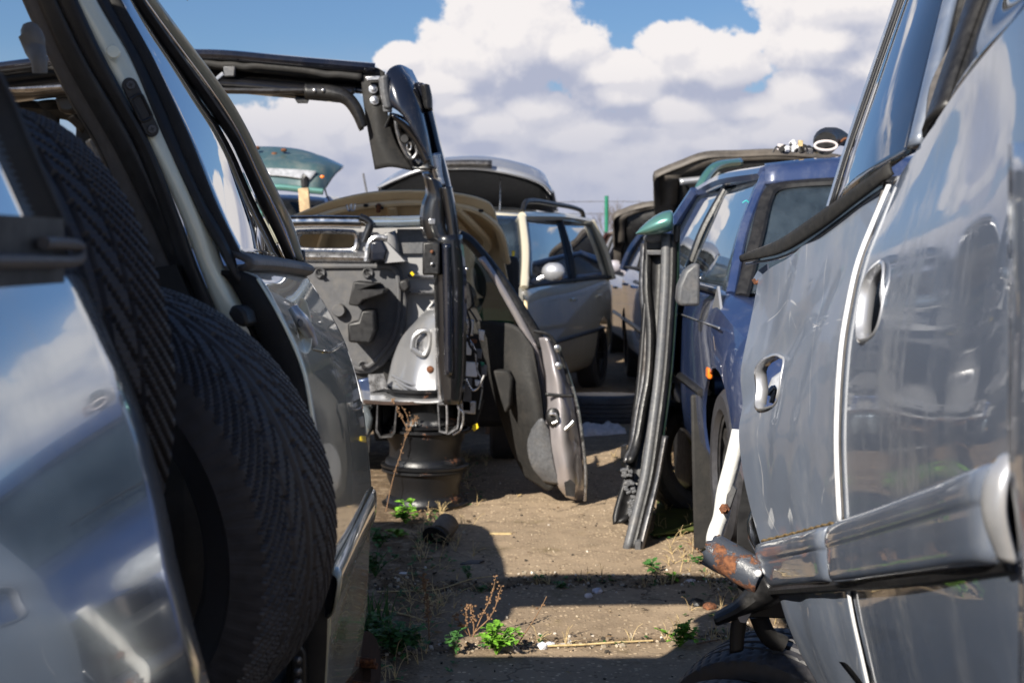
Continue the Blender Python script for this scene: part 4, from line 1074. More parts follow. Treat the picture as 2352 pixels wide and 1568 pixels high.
bb('bulkhead_frame', 'primer', [(868, 545), (880, 560), (890, 580), (900, 602)], [(905, 530), (912, 560), (914, 585), (925, 604)], BY - .05, .02, (0, -.04, 0), n=14)
pb('vent_box', 'navy', [(850, 555), (878, 550), (890, 575), (884, 600), (850, 600)], BY - .22, (0, .2, 0), bev=.012)
tb('vent_rim', 'metal', [(842, 600), (848, 560), (862, 546), (890, 548)], .016, BY - .2)
pb('vent_wedge', 'primer', [(884, 552), (930, 600), (884, 604)], BY - .2, (0, .18, 0))
pad = pb('sound_pad', 'pad', [(640, 602), (760, 600), (885, 600), (915, 606), (925, 625), (928, 660), (935, 690), (932, 750), (920, 790), (880, 840), (850, 858), (820, 858), (800, 850), (640, 700)], BY - .09, (0, .05, 0), bev=.015)
po = [(700, 612), (880, 612), (906, 618), (914, 640), (916, 690), (912, 745), (898, 785), (860, 830), (830, 846), (805, 838)]
tb('pad_bead', 'pad', po, .013, BY - .10, par=pad)
for u, v in ((735, 627), (845, 627), (835, 840)):
    b = B(); b.plate(T(BY - .135, (u - 5, v - 6), (u + 7, v + 4), (u - 5, v + 6)), (0, .02, 0)); b.ob('pad_clip', 'seal', pad)
    b = B(); b.lathe([(.016, .0), (.024, .008), (.030, 0)], 16, mrot(P(u, v, BY - .10), (0, -1, 0))); b.ob('clip_collar', 'pad', pad)
b = B(); b.lathe([(.0001, .05), (.030, .05), (.036, .03), (.036, 0)], 20, mrot(P(780, 712, BY - .09), (0, -1, 0))); b.ob('pad_boss', 'pad', pad)
# dark raised plates on the pad, drawn in place of a hooked shadow
b = B(); b.plate(T(BY - .34, (868, 652), (812, 646), (800, 700), (822, 704), (834, 690), (880, 676), (884, 664), (836, 664)), (0, .25, 0)); b.ob('shadow_plate', 'seal', pad, bev=.012)
b = B(); b.plate(T(BY - .30, (798, 742), (822, 738), (830, 712), (860, 712), (862, 760), (850, 790), (800, 786)), (0, .21, 0)); b.ob('shadow_plate', 'seal', pad, bev=.012)
pb('grommet', 'seal', [(916, 645), (936, 640), (942, 660), (930, 674), (916, 664)], BY - .2, (0, .1, 0), bev=.012)
tb('wire_stub', 'yellow', [(944, 625), (950, 632)], .008, BY - .15)
bb('bulkhead_fold', 'metal', [(938, 668), (970, 668), (1004, 668)], [(938, 674), (970, 674), (1004, 674)], BY - .02, .01, n=10)
bb('bulkhead_fold', 'metal', [(938, 630), (970, 632), (1004, 634)], [(938, 634), (970, 637), (1004, 638)], BY - .02, .01, n=10)
stt = [[(998, 690, 7.15), (1002, 690, 7.3), (1006, 690, 7.45)], [(960, 735, 7.15), (985, 725, 7.05), (1006, 720, 7.0)], [(925, 775, 7.2), (965, 770, 7.05), (1006, 765, 6.98)], [(905, 820, 7.25), (955, 820, 7.05), (1006, 820, 6.98)], [(895, 860, 7.25), (950, 866, 7.02), (1006, 870, 6.98)], [(888, 890, 7.2), (945, 905, 7.0), (1006, 915, 6.96)]]
b = B(); b.loft([[P(*q) for q in r] for r in stt], 30, 36); stw = b.ob('strut_tower', 'dsilver', CC, .012)
b = B(); o_ = [(946, 800), (950, 776), (964, 762), (982, 760), (988, 772), (984, 800), (972, 816)]; pts = T(7.0, *o_); b.tube(pts + pts[:1], .014, 8, 40); b.ob('tower_bead', 'dsilver', stw)
b = B(); b.plate(T(7.02, (956, 796), (958, 780), (968, 770), (978, 770), (976, 796), (968, 806)), (0, .02, 0)); b.ob('tower_recess', 'metal', stw)
b = B(); b.lathe([(.0001, .006), (.012, .005), (.018, 0)], 14, mrot(P(988, 848, 6.98), (0, -1, 0))); b.ob('rust_spot', 'rust', stw)
for k_ in range(3): tb('tower_rib', 'dsilver', [(900 + 6 * k_, 862 + 9 * k_), (940, 880 + 10 * k_), (1000, 896 + 9 * k_)], .008, 7.0 - .01 * k_, par=stw)
b = B(); b.loft([T(0, *r) for r in ([(800, 872, 7.5), (900, 885, 7.45), (1012, 890, 7.4)], [(826, 905, 7.1), (920, 908, 7.05), (1014, 912, 7.0)], [(832, 922, 6.92), (930, 926, 6.9), (1016, 922, 6.88)])], 20, 12, lambda q: q + V((0, 0, .012 * noise.noise(q * 9)))); b.ob('floor_pan', 'dsilver', CC, .012)
bb('floor_edge', 'drust', [(834, 918), (900, 922), (1000, 920)], [(834, 926), (900, 930), (1000, 928)], 6.9, .01, (0, 0, 0))
pb('bulkhead_flange', 'metal', [(845, 860), (880, 858), (890, 890), (850, 900)], 7.1, (0, .02, 0))
pb('floor_bracket', 'dblue', [(820, 872), (850, 866), (856, 905), (836, 912)], 7.15, (0, .05, 0), bev=.01)
# open box sections under the floor
def boxsec(pts, Y, t_, par, mt='dmetal', depth=.5):
    b = B(); n_ = len(pts)
    f = [P(u, v, Y) for u, v in pts]; ctr = sum(f, V((0, 0, 0))) / n_
    inn = [q + (ctr - q).normalized() * t_ for q in f]
    bk = V((0, depth, 0))
    rg = [f, [q + bk for q in f], [q + bk for q in inn], inn, f]
    b.grid([[r[i] for r in rg] for i in range(n_)] + [[r[0] for r in rg]])
    return b.ob('box_member', mt, par)
boxsec([(866, 924), (912, 926), (908, 992), (900, 1004), (872, 1006), (862, 990)], 6.9, .012, CC)
boxsec([(1004, 926), (1050, 922), (1056, 940), (1052, 985), (1030, 998), (1008, 992)], 6.88, .010, CC, 'metal')
tb('box_web', 'metal', [(1026, 928), (1027, 960), (1026, 994)], .006, 6.88)
tb('box_flange', 'metal', [(1052, 936), (1064, 950), (1058, 985), (1040, 998)], .006, 6.9)
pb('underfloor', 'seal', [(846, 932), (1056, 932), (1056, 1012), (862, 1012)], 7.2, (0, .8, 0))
pb('wheel_house', 'slate', [(820, 930), (846, 935), (856, 960), (848, 1004), (830, 1010)], 7.0, (0, .3, 0), bev=.02)
pb('hanging_rubber', 'plast', [(842, 1004), (850, 1004), (848, 1040), (840, 1036)], 6.98, (0, .03, 0))
# shell running away from the cut, so that the wreck has its own depth
b = B(); b.box((-1.35, 8.1, .66), (1.9, 1.3, .10)); b.ob('floor_pan', 'trim', CC)
b = B(); b.loft([[V((-2.42, y, z)) for y in (6.95, 7.6, 8.3)] for z in (.7, 1.1, 1.45)], 8, 8); b.ob('far_side', 'navy', CC, .02)
# wiring loom hanging from the post
for i, (pts, mt, r0) in enumerate((([(1082, 800), (1100, 830), (1112, 860), (1104, 890), (1106, 920), (1096, 960), (1076, 990), (1052, 996)], 'plast', .006), ([(1072, 770), (1090, 800), (1096, 850), (1108, 880), (1100, 940)], 'metal', .004), ([(1110, 920), (1100, 950), (1094, 975)], 'plast', .004), ([(1066, 700), (1080, 740), (1078, 790), (1096, 812)], 'trim', .006), ([(1070, 870), (1086, 896), (1098, 890), (1112, 862)], 'metal', .006))):
    tb('wiring', mt, pts, r0, 7.1 - .02 * i)
for (u, v, w_, h_, mt) in ((1080, 752, 9, 20, 'metal'), (1072, 800, 12, 16, 'white'), (1082, 848, 16, 18, 'white'), (1098, 812, 10, 12, 'gplast'), (1072, 905, 12, 40, 'gplast'), (1112, 850, 8, 14, 'gplast'), (1086, 783, 10, 6, 'rust'), (1100, 880, 10, 8, 'white'), (1074, 935, 20, 16, 'metal'), (1106, 770, 8, 14, 'metal'), (1108, 838, 5, 8, 'postg')):
    pb('plug', mt, [(u - w_, v - h_), (u + w_, v - h_ + 3), (u + w_ - 2, v + h_), (u - w_ + 2, v + h_ - 2)], 7.08, (0, .03, 0), bev=.004)
pb('tag', 'yellow', [(1086, 976), (1096, 972), (1100, 982), (1090, 990), (1084, 986)], 6.98, (0, .015, 0), bev=.003)
pb('latch_plate', 'plast', [(1060, 640), (1078, 650), (1090, 700), (1070, 720), (1060, 700)], 7.25, (0, .06, 0), bev=.01)
tb('seat_belt', 'trim', [(1058, 690), (1085, 720), (1110, 770), (1130, 850)], .018, 7.35, flat=.3)
# ------------------------------------------------------------------ stack of bare steel rims
RX = P(976, 1000, 7.12)
def rim_thing(label, z0, mt='rim', tilt=0., rad=.205, h=.19):
    t_ = thing('steel_rim', label, 'wheel rim', (RX.x, RX.y, z0), 'steel rims stacked under the cut car')
    m_ = Matrix.Translation(t_.location) @ Matrix.Rotation(tilt, 4, 'Y')
    b = B(); b.lathe([(rad * .95, 0), (rad * 1.02, .002), (rad * 1.03, .014), (rad * .94, .02), (rad * .92, .04), (rad * .84, .055), (rad * .83, h * .55), (rad * .90, h * .72), (rad * .92, h - .022), (rad * 1.03, h - .014), (rad * 1.03, h - .003), (rad * .98, h), (rad * .90, h - .02), (rad * .86, h * .7), (rad * .79, h * .5), (rad * .80, .06), (rad * .9, .03), (rad * .95, 0)], 48, m_)
    b.ob('barrel', mt, t_)
    b = B(); b.lathe([(.035, h * .55), (.07, h * .56), (.09, h * .66), (.13, h * .6), (rad * .8, h * .5), (rad * .8, h * .5 - .006), (.13, h * .57), (.09, h * .63), (.07, h * .53), (.035, h * .52), (.035, h * .55)], 40, m_)
    b.ob('disc', mt, t_)
rim_thing('lowest black steel rim of the stack, standing on the concrete', .012, 'rim', 0, .212, .19)
rim_thing('middle steel rim of the stack, with the widest bead showing', .204, 'rim', .02, .216, .20)
rim_thing('topmost steel rim of the stack, right under the cut floor', .408, 'rim', -.01, .198, .20)
# ------------------------------------------------------------------ silver door standing on its edge beside the cut car
SD = thing('loose_door', 'mauve silver car door standing on end beside the cut car, black lining facing left', 'car door', (.2, 7.35, 0))
SY = 7.2
wf = [(1052, 532), (1078, 545), (1104, 572), (1140, 616), (1180, 672), (1222, 738), (1252, 788)]
wi = [(1060, 548), (1082, 566), (1108, 598), (1142, 646), (1176, 700), (1210, 764), (1236, 806)]
bb('window_frame', 'plast', wf, wi, SY, .03, (0, -.02, 0), SD)
bb('window_channel', 'purp', [(1100, 592), (1128, 632), (1162, 690), (1194, 748), (1220, 800), (1236, 860), (1246, 960)], [(1110, 590), (1140, 634), (1174, 690), (1208, 750), (1234, 804), (1250, 870), (1260, 960)], SY - .03, .02, (0, -.02, 0), SD)
b = B(); b.plate(T(7.3, (1058, 545), (1086, 572), (1130, 630), (1166, 690), (1184, 742), (1160, 752), (1108, 738), (1062, 640)), (0, .006, 0)); b.ob('door_glass', 'gglass', SD)
lin_ = [[(1096, 736, 7.35), (1140, 738, 7.25), (1190, 752, 7.15), (1226, 800, 7.12)], [(1112, 800, 7.35), (1160, 800, 7.2), (1208, 820, 7.12), (1238, 880, 7.1)], [(1132, 880, 7.35), (1180, 880, 7.15), (1222, 900, 7.08), (1246, 960, 7.08)], [(1156, 960, 7.35), (1200, 960, 7.15), (1234, 980, 7.08), (1252, 1010, 7.08)], [(1184, 1040, 7.35), (1218, 1050, 7.2), (1246, 1060, 7.1), (1258, 1060, 7.08)], [(1212, 1094, 7.35), (1240, 1110, 7.25), (1266, 1124, 7.12), (1280, 1110, 7.1)]]
b = B(); b.loft([[P(*q) for q in r] for r in lin_], 24, 40); lng = b.ob('door_lining', 'trim', SD, .03)
b = B(); b.plate(T(7.08, (1132, 850), (1168, 852), (1176, 868), (1172, 930), (1160, 950), (1150, 920)), (.02, .1, 0)); b.ob('door_pocket', 'trim', lng, bev=.01)
b = B(); b.loft([T(0, *r) for r in ([(1222, 985, 7.06), (1244, 960, 7.0), (1260, 985, 7.02)], [(1212, 1020, 7.08), (1240, 1010, 7.02), (1266, 1020, 7.02)], [(1222, 1070, 7.08), (1250, 1070, 7.03), (1276, 1080, 7.03)], [(1250, 1105, 7.1), (1272, 1110, 7.06), (1290, 1110, 7.05)])], 14, 20); b.ob('speaker_cover', 'gplast', lng, .01)
de = [[(1240, 775, 7.10), (1256, 775, 7.05), (1272, 784, 7.12)], [(1252, 850, 7.08), (1276, 850, 7.02), (1298, 858, 7.12)], [(1258, 930, 7.06), (1290, 930, 7.0), (1320, 940, 7.12)], [(1250, 1000, 7.06), (1292, 1000, 6.98), (1332, 1010, 7.12)], [(1264, 1060, 7.05), (1300, 1060, 6.98), (1338, 1070, 7.12)], [(1280, 1110, 7.06), (1308, 1112, 7.0), (1342, 1120, 7.14)], [(1300, 1140, 7.12), (1320, 1146, 7.1), (1341, 1150, 7.2)]]
b = B(); b.loft([[P(*q) for q in r] for r in de], 24, 50, lambda q: q + V((.006 * noise.noise(q * 11), .006 * noise.noise(q * 13), 0))); dedge = b.ob('door_end', 'purp', SD, .006)
b = B(); b.loft([T(0, *r) for r in ([(1266, 772, 7.12), (1268, 772, 7.5), (1262, 772, 8.1)], [(1322, 930, 7.12), (1316, 930, 7.5), (1300, 930, 8.1)], [(1342, 1060, 7.12), (1336, 1060, 7.5), (1318, 1040, 8.1)], [(1343, 1152, 7.2), (1338, 1130, 7.5), (1318, 1096, 8.1)])], 14, 24); b.ob('door_skin', 'purp', SD, .008)
tb('door_hem', 'metal', [(1262, 768), (1298, 838), (1326, 930), (1338, 1010), (1345, 1080), (1343, 1150)], .008, 7.1, SD)
tb('edge_seal', 'seal', [(1226, 760), (1262, 770), (1290, 820), (1308, 880)], .009, 7.08, SD)
b = B(); b.ball(P(1271, 958, 7.0), (.038, .02, .05), 16); la = b.ob('door_latch', 'plast', SD)
b = B(); b.tube(T(6.97, (1262, 950), (1276, 952), (1280, 966), (1268, 972)), .008, 8); b.ob('latch_hook', 'metal', la)
bb('end_crease', 'metal', [(1288, 990), (1302, 978), (1318, 962)], [(1290, 998), (1304, 986), (1321, 972)], 6.99, .006, (0, -.004, 0), SD, 10)
bb('end_crease', 'plast', [(1252, 902), (1290, 905), (1318, 905)], [(1253, 908), (1290, 911), (1319, 911)], 7.0, .006, (0, -.004, 0), SD, 10)
for u, v in ((1281, 800), (1284, 840)):
    b = B(); b.lathe([(.0001, .004), (.012, .003), (.018, 0)], 14, mrot(P(u, v, 7.03), (.1, -1, 0))); b.ob('end_bolt', 'metal', SD)
pb('bottom_hole', 'seal', [(1296, 1108), (1310, 1100), (1322, 1112), (1320, 1140), (1300, 1138)], 6.99, (0, .02, 0), par=SD)
# ------------------------------------------------------------------ door standing on edge in front of the green wing
GD = thing('upright_door', 'dark green car door standing on its end, pale teal mirror still on top', 'car door', (.55, 6.15, 0))
def gd(name, mat, A, C, Y, th=.015, bul=(0, -.015, 0)): return bb(name, mat, A, C, Y, th, bul, GD, 36)
gA = [(1552, 540, 6.45), (1550, 640, 6.42), (1543, 760, 6.38), (1534, 870, 6.34), (1520, 980, 6.28), (1504, 1090, 6.2), (1478, 1200, 6.12), (1462, 1262, 6.08)]
def sh(L_, du, dy=0, dv=0): return [(u + du, v + dv, y + dy) for u, v, y in L_]
gd('outer_skin', 'green', gA, sh(gA, 9), 0, .006)
gd('outer_channel', 'seal', sh(gA, -14, -.02), sh(gA, -2, -.02), 0, .02)
gd('window_channel', 'gplast', sh(gA, -30, -.03), sh(gA, -14, -.03), 0, .016)
gd('door_face', 'seal', sh(gA, -68, .02)[:-1] + [(1448, 1180, 6.15)], sh(gA, -28, .04)[:-1] + [(1462, 1220, 6.12)], 0, .02, (0, .02, 0))
gd('door_lining', 'trim', sh(gA, -42, .05)[:-2], sh(gA, -28, .05)[:-2], 0, .02, (0, .0, 0))
iA = [(1474, 560, 6.5), (1470, 660, 6.46), (1478, 760, 6.42), (1474, 860, 6.38), (1460, 940, 6.33), (1446, 1020, 6.28), (1432, 1060, 6.22)]
gd('inner_edge', 'dmetal', iA, sh(iA, 8), 0, .012)
gd('inner_edge', 'plast', sh(iA, 8, -.01), sh(iA, 22, -.01), 0, .02)
b = B(); b.loft([[P(u, v, y) + V((.02 * k_, .35 * k_, 0)) for u, v, y in [(q[0] + 6, q[1], q[2]) for q in gA]] for k_ in (0, 1, 2)], 20, 8); b.ob('outer_panel', 'green', GD, .006)
pb('top_end', 'gplast', [(1480, 545), (1492, 534), (1545, 536), (1548, 552), (1500, 558), (1484, 556)], 6.42, (0, .1, 0), bev=.01, par=GD)
pb('top_clips', 'seal', [(1486, 556), (1548, 556), (1548, 570), (1486, 572)], 6.43, (0, .08, 0), par=GD)
pb('top_rail', 'gplast', [(1486, 574), (1546, 574), (1546, 586), (1488, 586)], 6.41, (0, .04, 0), bev=.005, par=GD)
pb('mirror_foot', 'plast', [(1548, 516), (1564, 512), (1562, 558), (1546, 560)], 6.4, (0, .08, 0), bev=.01, par=GD)
b = B(); mm = [[(1462, 536, 6.35), (1464, 530, 6.3), (1466, 536, 6.35)]]
for f in range(9):
    pass
rws_ = []
for i in range(9):
    f = i / 8
    u = 1460 + 88 * f
    top = 536 - 54 * math.sin(min(1, f * 1.05) * math.pi * .5) ** .9; bot = 538 - 2 * f - (6 * f)
    bot = 538 + 6 * math.sin(f * math.pi) - 8 * f
    cyy = 6.36
    rws_.append([P(u, (top + bot) / 2 + (top - bot) / 2 * math.cos(a_), cyy + .09 * math.sin(a_) * math.sin(min(1, .12 + f) * 1.57)) for a_ in [2 * math.pi * q / 20 for q in range(20)]])
b.grid(rws_, True); b.bm.faces.new([v_ for v_ in list(b.bm.verts)[-20:]]); b.ob('wing_mirror', 'teal', GD, 0, 0, 1)
# crumbled plastic strip at its foot
b = B(); random.seed(11)
for i in range(70):
    f = random.random()
    u = 1438 + 28 * f + random.uniform(-9, 9); v = 1075 + 165 * f
    b.box(P(u, v, 6.2 - .1 * f), (.022, .03, .012), Matrix.Rotation(random.uniform(-.5, .5), 4, 'Y'))
b.ob('broken_clip_strip', 'gplast', GD, bev=.003)
gd('foot_rail', 'dmetal', [(1524, 1000, 6.2), (1506, 1100, 6.14), (1480, 1200, 6.08), (1462, 1272, 6.04)], [(1532, 1000, 6.2), (1513, 1100, 6.14), (1490, 1200, 6.08), (1472, 1272, 6.04)], 0)
pb('foot_block', 'gplast', [(1460, 1244), (1472, 1240), (1470, 1270), (1458, 1272)], 6.02, (0, .06, 0), par=GD)
pb('side_clip', 'plast', [(1428, 1025), (1440, 1020), (1438, 1050), (1426, 1050)], 6.25, (0, .03, 0), par=GD)
# dark green wing behind it, with a tyre and a sheet coloured as green light on the ground
GW = thing('green_car', 'dark green car hidden between the upright door and the blue car', 'car', (1.35, 7.3, 0))
b = B(); b.loft([T(0, *r) for r in ([(1562, 610, 7.6), (1590, 620, 7.0), (1650, 640, 6.75)], [(1552, 700, 7.5), (1586, 710, 6.8), (1650, 720, 6.6)], [(1546, 820, 7.4), (1582, 830, 6.7), (1640, 840, 6.5)], [(1544, 900, 7.4), (1580, 920, 6.7), (1640, 940, 6.5)])], 18, 22); b.ob('front_wing', 'green', GW, .01)
bb('green_light_strip', 'green_light', [(1540, 880), (1560, 950), (1580, 1000), (1606, 1060)], [(1552, 870), (1580, 940), (1606, 1000), (1622, 1060)], 6.75, .02, (0, -.03, 0), GW)  # green strip painted for tinted light on the wing
b = B(); b.loft([T(0, *r) for r in ([(1548, 880, 7.4), (1580, 900, 6.85), (1625, 920, 6.7)], [(1548, 1000, 7.3), (1585, 1040, 6.9), (1628, 1060, 6.8)], [(1552, 1110, 7.2), (1588, 1130, 6.9), (1628, 1140, 6.85)])], 12, 12); b.ob('lower_panel', 'seal', GW, .01)
b = B(); b.loft([[V((x, y, z)) for x in (1.0, 1.6, 2.3)] for y, z in ((8.9, .5), (8.9, 1.1), (9.0, 1.15), (9.9, 1.2), (10.6, 1.15), (10.6, .5))], 10, 20); b.ob('body', 'green', GW, .02)
b = B(); b.band(T(0, (1560, 540, 8.85), (1584, 470, 9.0), (1610, 410, 9.2), (1640, 378, 9.4), (1700, 368, 9.7)), T(0, (1572, 545, 8.85), (1598, 478, 9.0), (1622, 422, 9.2), (1648, 390, 9.4), (1702, 378, 9.7)), 24, (0, -.03, 0)); b.ob('windscreen_pillar', 'teal', GW, .03)
bb('pillar_seal', 'seal', [(1574, 548), (1600, 480), (1624, 424), (1652, 392)], [(1592, 548), (1616, 480), (1636, 430), (1664, 400)], 9.05, .02, (0, -.01, 0), GW)
tyre('upright tyre standing behind the upright door', P(1588, 1040, 6.95), (.55, -.83, .05), TV, .92)
b = B()
sv = [G(1512, 1128, .03), G(1640, 1120, .03), G(1660, 1210, .03), G(1500, 1232, .03)]
b.plate(sv, (0, 0, .012)); sh_ = b.ob('green_light_sheet', 'green_light', None, bev=.004); recentre(sh_, sv[3]); tag(sh_, 'green sheet painted for tinted light on the ground behind the upright door', 'light patch')

# ------------------------------------------------------------------ whole cars
def car(name, label, loc, rz, mt, L=4.1, W=1.68, H=1.45, zb=.92, hood=1.0, rake=.55, tail=.5, zoff=0., hoodopen=False, gl='dglass', mirror=None, rail=False, rough_nose=False, group=None, roof_in=.16, wbf=.93, pr=.042):
    C_ = thing(name, label, 'car', (0, 0, 0), group)
    h = W / 2; y0 = -L / 2
    def prof(y, wf, zs, zt, zl):
        q = []
        for (x, z) in ((0, zl), (.80, zl), (.95, zl + .07), (1.0, zl + .26), (1.0, (zs + zl) / 2 + .1), (.985, zs - .10), (.93, zs), (.78, zt - .01), (.4, zt + .012), (0, zt + .016)): q.append((x * h * wf, y, z))
        return [V((-a, b_, c_)) for a, b_, c_ in q[::-1]] + [V(p_) for p_ in q[1:]][:0] + [V(p_) for p_ in q]
    yc = y0 + hood
    zh = zb - .16 if hoodopen else zb - .03
    sts = [(y0, .82, .60, .63, .32), (y0 + .06, .90, .68, .70, .24), (y0 + .3, .97, .76, .80 if not hoodopen else .70, .2), (y0 + hood * .6, 1, .84, .88 if not hoodopen else .72, .2), (yc, 1, zb - .02, zb - .02 if not hoodopen else zb - .1, .2), (0.1, 1, zb, zb, .2), (L / 2 - .5, .99, zb + .02, zb + .02, .2), (L / 2 - .08, .94, zb, zb + .0, .28), (L / 2, .88, zb - .1, zb - .1, .35)]
    b = B(); rows_ = [prof(*s_) for s_ in sts]
    vs = b.loft(rows_, 56, 60)
    body = b.ob('body', mt, C_, .012)
    for ys in (y0 + hood * .72, L / 2 - hood * .85):
        for sx in (-1, 1):
            bb_ = B(); bb_.lathe([(.355, -.2), (.355, .2)], 30, Matrix.Translation((sx * h, ys, .32)) @ Matrix.Rotation(R(90), 4, 'Y'), True); cut(body, bb_)
            wheel(C_, V((sx * (h - .11), ys, .30)), (sx, 0, 0))
    # greenhouse
    yr = L / 2 - tail * .35
    wb, wr = h * wbf, h * wbf - roof_in
    y1, y2 = yc + rake, L / 2 - tail
    nP = 5
    b = B(); b.loft([[V((x * wr, y, H - .045 * abs(x) ** 3 - .05 * (abs(2 * (y - y1) / (y2 - y1) - 1) ** 3))) for x in (-1, -.8, -.3, .3, .8, 1)] for y in (y1, y1 + .15, (y1 + y2) / 2, y2 - .15, y2)], 22, 18); b.ob('roof', mt, C_, .03)
    zr = H - .07
    for sx in (-1, 1):
        Pb = lambda y: V((sx * wb, y, zb - .01)); Pr = lambda y: V((sx * wr, y, zr))
        def pil(nm, a, c_, r0, mm_): 
            b = B(); b.tube([a, a.lerp(c_, .5) + V((sx * .02, 0, .01)), c_], r0, 8, flat=.6); b.ob(nm, mm_, C_)
        pil('windscreen_pillar', Pb(yc + .02), Pr(y1), pr, mt)
        ym = (yc + L / 2) / 2 - .05; ymr = (y1 + y2) / 2
        pil('door_pillar', Pb(ym), Pr(ymr), .035, 'plast')
        pil('rear_pillar', Pb(yr), Pr(y2), .07, mt)
        b = B(); b.tube([Pr(y1), (Pr(y1) + Pr(y2)) / 2 + V((sx * .02, 0, .02)), Pr(y2)], .035, 8); b.ob('roof_rail', mt, C_)
        for (ya, yb_, yra, yrb) in ((yc + .07, ym - .03, y1 + .05, ymr - .03), (ym + .03, yr - .08, ymr + .03, y2 - .06)):
            e = V((sx * .004, 0, 0))
            b = B(); b.loft([[Pb(ya) + e, (Pb(ya) + Pb(yb_)) / 2 + e + V((sx * .01, 0, 0)), Pb(yb_) + e], [(Pb(ya) + Pr(yra)) / 2 + e * 4, (Pb(ya) + Pr(yrb)) / 2 + e * 6, (Pb(yb_) + Pr(yrb)) / 2 + e * 4], [Pr(yra) + e, (Pr(yra) + Pr(yrb)) / 2 + e, Pr(yrb) + e]], 10, 8)
            wn_ = b.ob('side_window', gl, C_, .004)
        b = B(); b.tube([V((sx * (h * .945), yc + .05, zb - .005)), V((sx * h * .95, 0, zb + .006)), V((sx * h * .95, yr, zb + .004))], .012, 8); b.ob('belt_strip', 'seal', C_)
        for yy in (ym - .35, L / 2 - 1.05):
            b = B(); b.tube([V((sx * (h + .008), yy, zb - .15)), V((sx * (h + .022), yy + .09, zb - .148)), V((sx * (h + .008), yy + .18, zb - .15))], .014, 8); b.ob('door_handle', mt, C_)
        b = B(); b.tube([V((sx * (h + .002), yc + .05, .55)), V((sx * (h + .006), 0, .56)), V((sx * (h + .002), L / 2 - .75, .57))], .032, 8, flat=.5); b.ob('rubbing_strip', 'plast', C_)
        if mirror:
            b = B(); mc = V((sx * (h + .10), yc + .28, zb + .10)); b.ball(mc, (.095, .06, .075), 16); b.tube([mc, V((sx * wb, yc + .26, zb + .02))], .02, 8); b.ob('wing_mirror', mirror, C_)
        b = B(); b.ball(V((sx * h * .70, y0 + .08, .66)), (.17, .10, .085), 16); b.ob('headlight', 'lamp', C_)
    b = B(); b.loft([[V((-wb * .96, yc + .0, zb - .01)), V((0, yc - .05, zb)), V((wb * .96, yc + .0, zb - .01))], [V((-(wb + wr) / 2, (yc + y1) / 2, (zb + zr) / 2)), V((0, (yc + y1) / 2 - .05, (zb + zr) / 2)), V(((wb + wr) / 2, (yc + y1) / 2, (zb + zr) / 2))], [V((-wr * .96, y1 - .01, zr)), V((0, y1 - .04, zr + .03)), V((wr * .96, y1 - .01, zr))]], 14, 10); ws = b.ob('windscreen', gl, C_, .005)
    b = B(); b.loft([[V((-wb * .9, yr + .01, zb)), V((0, yr + .05, zb)), V((wb * .9, yr + .01, zb))], [V((-wr * .93, y2 + .02, zr)), V((0, y2 + .05, zr + .02)), V((wr * .93, y2 + .02, zr))]], 10, 6); b.ob('rear_window', gl, C_, .005)
    b = B(); b.box((0, yc + .28, zb - .02), (W * .86, .5, .10)); b.ob('dashboard', 'trim', C_, bev=.03)
    for sx in (-1, 1):
        b = B(); b.box((sx * .37, .1, zb - .2), (.48, .5, .4)); b.box((sx * .37, .36, zb + .08), (.46, .13, .5)); b.box((sx * .37, .40, zb + .38), (.24, .09, .14)); b.ob('seat', 'trim', C_, bev=.05)
    b = B(); b.box((0, y0 - .01, .42), (W * .78, .10, .20)); b.ob('bumper', 'plast', C_, bev=.05)
    C_.location = loc; C_.rotation_euler = (0, 0, rz)
    return C_, dict(y0=y0, yc=yc, h=h, zb=zb, H=H, wb=wb, wr=wr, y1=y1, zr=zr, y2=y2)
def put(par, b, name, mat, **k):
    """a part given in the car's own coordinates"""
    l, r_ = par.location.copy(), par.rotation_euler.copy()
    par.location = (0, 0, 0); o = b.ob(name, mat, par, **k); par.location = l
    return o
def raised_hood(par, d, mt, ang=52, depth=1.0, w=.92, inner='trim', hz=None):
    z0 = hz or d['zb'] - .02; h = d['h'] * w; a_ = R(ang)
    def hp(x, s_, e=0): # s_: 0 hinge .. 1 front edge
        return V((x * h, d['yc'] - .03 - math.cos(a_) * s_ * depth - math.sin(a_) * e, z0 + math.sin(a_) * s_ * depth - math.cos(a_) * e + .05 * (1 - x * x)))
    rows_ = [[hp(x * (1 - .10 * s_ * abs(x)), s_ - .10 * abs(x) ** 3 * s_, -.0 - .05 * s_ ** 4) for x in (-1, -.85, -.4, 0, .4, .85, 1)] for s_ in (0, .3, .6, .85, .97, 1.0)]
    b = B(); b.loft(rows_, 30, 24); hd_ = put(par, b, 'bonnet', mt, solid=.012)
    b = B(); b.loft([[hp(x * .80, s_, .03) for x in (-1, -.5, 0, .5, 1)] for s_ in (.08, .4, .7, .84)], 14, 12); put(hd_, b, 'bonnet_lining', inner, solid=.02) if False else put(par, b, 'bonnet_lining', inner, solid=.02)
    for pts in ([(-.9, .05), (-.86, .9), (0, .93), (.86, .9), (.9, .05)],):
        b = B(); b.tube([hp(x, s_, .025) for x, s_ in pts], .028, 8, 40, flat=.6); put(par, b, 'bonnet_frame', mt if inner != 'seal' else 'trim')
    b = B(); b.tube([V((d['h'] * .7, d['yc'] - .5, z0 - .1)), hp(.7, .62, .02)], .007, 6); put(par, b, 'bonnet_stay', 'dmetal')
    b = B(); b.box((0, d['y0'] + .55, .62), (d['h'] * 1.5, .6, .28)); b.box((.2, d['y0'] + .5, .74), (.5, .4, .1)); put(par, b, 'engine', 'dmetal', bev=.03)
